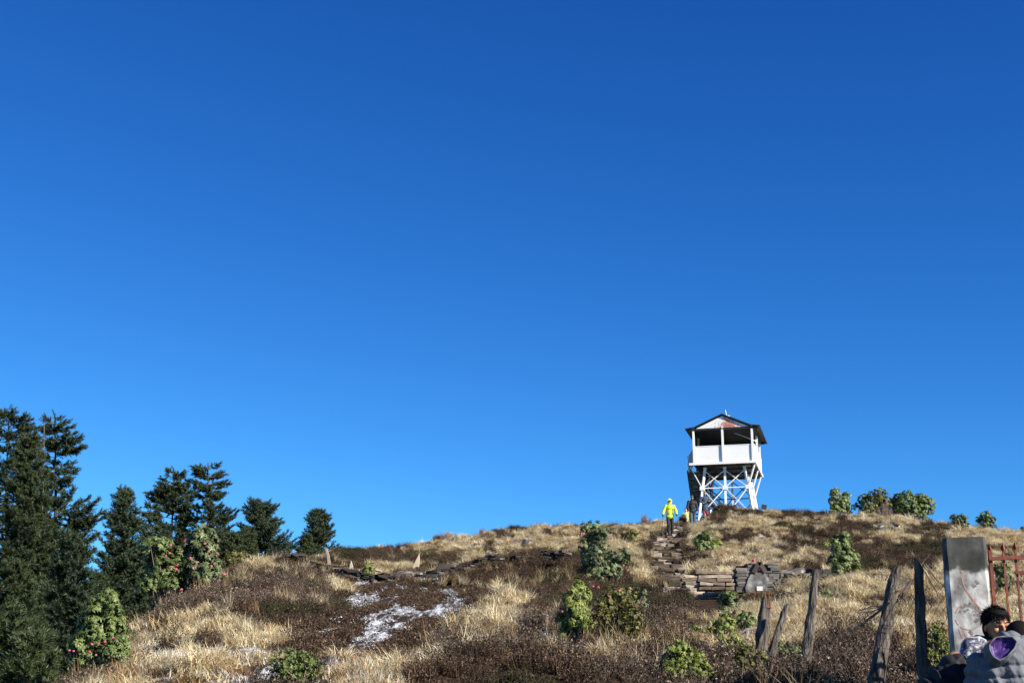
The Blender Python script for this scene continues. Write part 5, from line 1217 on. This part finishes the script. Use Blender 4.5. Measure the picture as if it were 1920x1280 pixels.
hr_ = blob('hair', [('e', Hh(0, .024, .040), (.086, .096, .086), HR), ('e', Hh(0, -.014, .078), (.074, .070, .036), HR), ('e', Hh(0, .05, -.02), (.080, .060, .085), HR), ('c', Hh(-.076, -.005, .03), Hh(-.080, .02, -.01), .016, .014), ('c', Hh(.076, -.005, .03), Hh(.080, .02, -.01), .016, .014)], .006, M['blacksoft'], man)
rg = np.random.RandomState(4); P = []; D = []
for i in range(1500):
    d = rg.normal(size=3); d /= np.linalg.norm(d)
    if d[2] < -.1 and d[1] < .2: continue
    P.append(tuple(Hh(*(np.array([0, .018, .042])+d*np.array([.086, .096, .088]))))); g_ = np.array([0, -.55, -.75])+rg.normal(size=3)*.25; g_ = g_-d*(d@g_)+d*.28; v = HR @ Vector(g_); D.append(tuple(v))
tv = np.array([[-.10, 0, -.2], [.10, 0, -.2], [.06, 0, .5], [0, .0, 1.0], [-.06, 0, .5]]); tf = np.array([[0, 1, 2, 4]]); tf2 = np.array([[4, 2, 3, 3]])
tv2 = np.array([[-.09, 0, -.2], [.09, 0, -.2], [.0, 0, 1.0]]); tf3 = np.array([[0, 1, 2]])
V, F_, T_ = batch(tv2, tf3, np.array([.3, .3, .7]), frame(np.array(D), rg), np.array(P), np.full(len(P), .034)*rg.uniform(.6, 1.3, len(P)), rg.rand(len(P)))
link('hair_strands', nmesh('hair_strands', V, F_, T_), M['blacksoft'], hr_)
def camo():
    m = bpy.data.materials.new('patterned_jacket'); m.use_nodes = True; N = m.node_tree.nodes; L = m.node_tree.links; b = N['Principled BSDF']; b.inputs['Roughness'].default_value = .8
    tc = N.new('ShaderNodeTexCoord'); n = N.new('ShaderNodeTexVoronoi'); n.inputs['Scale'].default_value = 17; L.new(tc.outputs['Object'], n.inputs['Vector'])
    n2 = N.new('ShaderNodeTexNoise'); n2.inputs['Scale'].default_value = 26; n2.inputs['Detail'].default_value = 1.5; L.new(tc.outputs['Object'], n2.inputs['Vector'])
    r = N.new('ShaderNodeValToRGB'); r.color_ramp.interpolation = 'CONSTANT'; e = r.color_ramp.elements
    for i, (p, c) in enumerate([(0, (.02, .02, .025)), (.42, (.16, .15, .22)), (.49, (.03, .03, .035)), (.54, (.26, .30, .33)), (.60, (.38, .41, .43))]):
        x = e[i] if i < 2 else e.new(p)
        x.position = p; x.color = (*c, 1)
    L.new(n2.outputs['Fac'], r.inputs[0]); L.new(r.outputs[0], b.inputs['Base Color']); return m
def J3(A3, r0, r1, r2): return [('c', A3[0], A3[1], r0, r1), ('c', A3[1], A3[1].lerp(A3[2], .85), r1, r2)]
blob('jacket', [('c', mz(0, nz0-.06, .03), mz(0, nz0-.52, .03), .155, .15), ('e', mz(0, nz0-.04, .02), (.20, .11, .07)), ('c', neckb-Vector((0, 0, .02)), neckb+Vector((0, .0, .02)), .08, .072), ('c', Q(1835, 1212, .01), armL[0], .075, .072)]+J3(armL, .074, .06, .045)+J3(armR, .074, .06, .045), .008, camo(), man)
col_ = blob('collar', [('c', Hh(-.055, -.0, -.10), Hh(-.0, .075, -.09), .026, .026), ('c', Hh(-.055, -.0, -.10), Hh(-.035, -.05, -.125), .026, .02), ('c', Q(1832, 1196, .03), Q(1850, 1200, .05), .025, .03)], .007, M['black'], man)
blob('trousers', [('c', mz(sx, -.03), mz(sx*1.1, -.45, -.03), .10, .08) for sx in (-.1, .1)]+[('c', mz(sx*1.1, -.45, -.03), mz(sx*1.1, -.82, .02), .08, .068) for sx in (-.1, .1)], .012, M['black'], man)
blob('shoes', [('c', mz(sx*1.1, -.84, .03), mz(sx*1.1, -.86, -.16), .05, .042) for sx in (-.1, .1)], .01, M['black'], man)

# ---- foreground: grey puffer jacket seen from behind, head bowed to the right
Y2 = 9.0
def U(px, py, dy=0): return PT(px, py, Y2+dy)
gp = thing('person', Vector((U(1892, 1200).x, Y2, -1.1)), 'person seen from behind in a grey quilted jacket with its purple-lined hood hanging open', 'person')
gx = U(1892, 1200).x; gz = U(1892, 1215).z
def g(x, z, y=0): return Vector((gx+x, Y2+y, z))
hd2 = U(1910, 1200, .24)
bod = [('e', hd2, (.078, .095, .11), Matrix.Rotation(R(-25), 3, 'X')), ('e', hd2+Vector((0, .07, -.04)), (.05, .05, .055)), ('e', hd2+Vector((0, .115, -.02)), (.013, .018, .022)), ('c', hd2+Vector((0, -.03, -.08)), g(.02, gz-.02, .05), .055, .06), ('e', hd2+Vector((-.078, 0, -.01)), (.012, .02, .03)), ('e', hd2+Vector((.078, 0, -.01)), (.012, .02, .03)),
       ('c', g(.0, gz-.08), g(0, gz-.55, -.06), .14, .13), ('c', g(0, gz-.55, -.06), g(0, -.28, -.04), .13, .12)]
aL = [g(-.19, gz-.10, .02), g(-.245, gz-.36, .10), g(-.10, gz-.42, .34)]; aR = [g(.21, gz-.08, .02), g(.28, gz-.34, .10), g(.12, gz-.42, .34)]
for A3 in (aL, aR): bod += [('c', A3[0], A3[1], .05, .042), ('c', A3[1], A3[2], .04, .029)]+hand_items(A3[2], A3[2]-A3[1], Vector((0, 0, -1)), .7)
for sx in (-.1, .1): bod += [('c', g(sx, -.28, -.04), g(sx, -.66, .02), .085, .056), ('c', g(sx, -.66, .02), g(sx, -1.03, -.02), .052, .036), ('c', g(sx, -1.05, -.02), g(sx, -1.07, .14), .036, .03)]
blob('body', bod, .0085, SKF, gp)
blob('hair', [('e', hd2+Vector((0, -.02, .02)), (.090, .10, .105)), ('e', hd2+Vector((0, -.05, -.04)), (.075, .06, .06))], .008, M['blacksoft'], gp)
grey = mat('grey_quilted_nylon', [(0, (.115, .125, .140)), (1, (.175, .185, .205))], .75, attr=None, noise=1.3, bscale=10, bump=.5, spec=.4)
def quilt(co, no):
    w_ = (gz-.03-co[:, 2])+.05*np.sin((co[:, 0]-gx)*9)*0+.35*np.abs(co[:, 0]-gx)**1.5*.3
    s_ = np.abs(np.sin(w_*math.pi/.075)); amp = .022*np.clip((gz-.07-co[:, 2])/.05, 0, 1)
    wr = (fbm(co[:, 0]*28+co[:, 2]*9, co[:, 2]*10+co[:, 0]*6, 3)-.5)*.022
    return co+no*((s_**.45-1)*amp+wr)[:, None]
blob('jacket', [('c', g(0, gz-.10, -.01), g(0, gz-.60, -.07), .165, .175), ('e', g(.0, gz-.09, 0), (.225, .135, .09)), ('e', g(-.10, gz-.20, -.02), (.14, .14, .16)), ('e', g(.10, gz-.20, -.02), (.14, .14, .16)), ('c', g(.02, gz-.06, .04), g(.035, gz+.03, .09), .095, .085)]+J3(aL, .078, .070, .05)+J3(aR, .078, .070, .05), .008, grey, gp, post_fn=quilt, smooth_it=4)
# open hood: crumpled grey shell with purple bowl lining
hcn = U(1881, 1214, -.175); hn = Vector((-.22, -.93, .30)).normalized(); h1_ = Vector((0, 0, 1)).cross(hn).normalized(); h2_ = hn.cross(h1_)
if h1_.x < 0: h1_ = -h1_
h2_ = Vector((0, 0, 1))-hn*hn.z; h2_.normalize()
_poly = [U(x, y, -.175)-hcn for x, y in ((1904, 1204), (1896, 1195), (1882, 1192), (1868, 1194), (1858, 1203), (1858, 1217), (1864, 1229), (1874, 1236), (1888, 1230), (1900, 1216))]
_px = [p.dot(h1_) for p in _poly]; _pz = [p.dot(h2_) for p in _poly]
def ringp(rx, rz, a_, off, rot=0, wob=0.0):
    u = (a_/(2*math.pi)*10) % 10; i0 = int(u); f = u-i0; f = f*f*(3-2*f)*.5+f*.5
    x = _px[i0]*(1-f)+_px[(i0+1) % 10]*f; z = _pz[i0]*(1-f)+_pz[(i0+1) % 10]*f; k_ = rx/.078
    return hcn+h1_*x*k_+h2_*z*k_+hn*off
def surf(name, prof, m, parent, n=44, close=True, wob=.03):
    vs_ = []; fs_ = []
    for (rx, rz, off) in prof:
        for j in range(n):
            a_ = 2*math.pi*j/n; p = ringp(rx, rz, a_, off+.020*(vnoise(math.cos(a_)*rx*26+5, math.sin(a_)*rx*26+5)-.5), wob=wob); vs_.append(p)
    for i in range(len(prof)-1):
        for j in range(n): fs_.append((i*n+j, i*n+(j+1) % n, (i+1)*n+(j+1) % n, (i+1)*n+j))
    if close: fs_.append(tuple((len(prof)-1)*n+j for j in range(n)))
    b_ = MB(); b_.add(vs_, fs_); return b_.build(name, m, parent, smooth=True)
hs = surf('hood', [(.078, .066, -.012), (.081, .069, .002), (.087, .074, .005), (.094, .080, -.006), (.106, .088, -.045), (.118, .098, -.09), (.10, .09, -.14)], grey, gp, close=False)
purple = fabric('purple_lining', (.040, .014, .12), (.085, .034, .21), .45, 12, .6)
surf('lining', [(.079, .067, -.005), (.074, .062, -.015), (.060, .050, -.024), (.04, .032, -.018), (.018, .014, -.030), (.003, .002, -.026)], purple, hs, wob=.08)
blob('hood_fold', [('c', U(1856, 1207, -0.10), U(1876, 1199, -0.07), .016, .022), ('c', U(1876, 1199, -0.07), U(1903, 1199, -0.04), .022, .030), ('c', U(1903, 1199, -0.04), U(1938, 1207, -0.02), .030, .045), ('c', U(1858, 1238, -0.10), U(1895, 1250, -0.08), .020, .02), ('c', U(1895, 1250, -0.08), U(1925, 1225, -0.07), .02, .03), ('e', U(1918, 1215, -0.02), (.06, .06, .08)), ('c', U(1852, 1212, -0.08), U(1850, 1232, -0.08), .015, .018)], .007, grey, hs, post_fn=lambda co, no: co+no*((fbm(co[:, 0]*30, co[:, 2]*30, 3)-.5)*.02)[:, None], smooth_it=3)
nav = fabric('grey_trousers_near', (.05, .05, .06), (.08, .08, .09))
blob('trousers', [('c', g(sx, -.24, -.04), g(sx, -.66, .02), .11, .08) for sx in (-.1, .1)]+[('c', g(sx, -.66, .02), g(sx, -1.02, -.02), .08, .07) for sx in (-.1, .1)], .012, nav, gp)
blob('shoes', [('c', g(sx, -1.04, -.03), g(sx, -1.06, .16), .05, .042) for sx in (-.1, .1)], .01, M['black'], gp)

# ---- foreground: stooping person in black hooded jacket at the very bottom
Y3 = 9.4
def K(px, py, dy=0): return PT(px, py, Y3+dy)
bk_ = thing('person', Vector((K(1770, 1280).x, Y3, -1.02)), 'stooping person in a black hooded jacket cut by the bottom edge below the pillar', 'person')
hd3 = K(1792, 1250, .05)
pel = K(1735, 1345, .05); chest = K(1768, 1302, .02)
kn = [Vector((pel.x-.12+dx, Y3-.28, -.62)) for dx in (0, .22)]; an_ = [Vector((pel.x-.10+dx, Y3+.05, -.95)) for dx in (0, .2)]
b_ = [('e', hd3, (.075, .09, .10)), ('e', hd3+Vector((.05, -.04, -.03)), (.045, .045, .055)), ('c', hd3, chest, .055, .06), ('c', chest, pel, .13, .13), ('c', pel, pel+Vector((0, 0, -.15)), .13, .12)]
aK = [chest+Vector((.12, -.05, .0)), chest+Vector((.2, -.15, -.22)), chest+Vector((.16, -.2, -.42))]; aK2 = [chest+Vector((-.12, -.05, .0)), chest+Vector((-.16, -.2, -.22)), chest+Vector((-.05, -.28, -.42))]
for A3 in (aK, aK2): b_ += [('c', A3[0], A3[1], .05, .042), ('c', A3[1], A3[2], .04, .028)]+hand_items(A3[2], A3[2]-A3[1], Vector((0, 1, 0)), .5)
for i in (0, 1): b_ += [('c', pel+Vector((-.08+.16*i, 0, -.15)), kn[i], .08, .056), ('c', kn[i], an_[i], .052, .036), ('c', an_[i], an_[i]+Vector((.02, -.15, -.04)), .035, .03)]
blob('body', b_, .009, SKF, bk_)
wr_ = lambda co, no: co+no*(np.abs(fbm(co[:, 0]*11+co[:, 2]*9, co[:, 2]*7-co[:, 0]*5, 3)-.5)*-.16+.02)[:, None]
blob('jacket', [('c', chest, pel, .17, .18), ('e', K(1792, 1285, 0), (.16, .13, .12)), ('c', chest, K(1790, 1270, .0), .12, .10)]+J3(aK, .08, .065, .05)+J3(aK2, .08, .065, .05), .010, M['black'], bk_, post_fn=wr_)
blob('hood', [('e', K(1793, 1248, .03), (.115, .11, .075)), ('c', K(1765, 1258, 0), K(1792, 1232, 0), .03, .028), ('c', K(1792, 1232, 0), K(1812, 1244, 0), .026, .03), ('c', K(1768, 1266, -.05), K(1815, 1262, -.06), .035, .035)], .008, M['black'], bk_, post_fn=lambda co, no: co+no*((fbm(co[:, 0]*22, co[:, 2]*22, 3)-.5)*.035)[:, None], smooth_it=3)
blob('trousers', [('c', pel+Vector((-.08+.16*i, 0, -.15)), kn[i], .11, .08) for i in (0, 1)]+[('c', kn[i], an_[i], .08, .06) for i in (0, 1)], .012, M['black'], bk_)
blob('shoes', [('c', an_[i]+Vector((0, .02, -.02)), an_[i]+Vector((.02, -.16, -.03)), .048, .042) for i in (0, 1)], .01, M['black'], bk_)
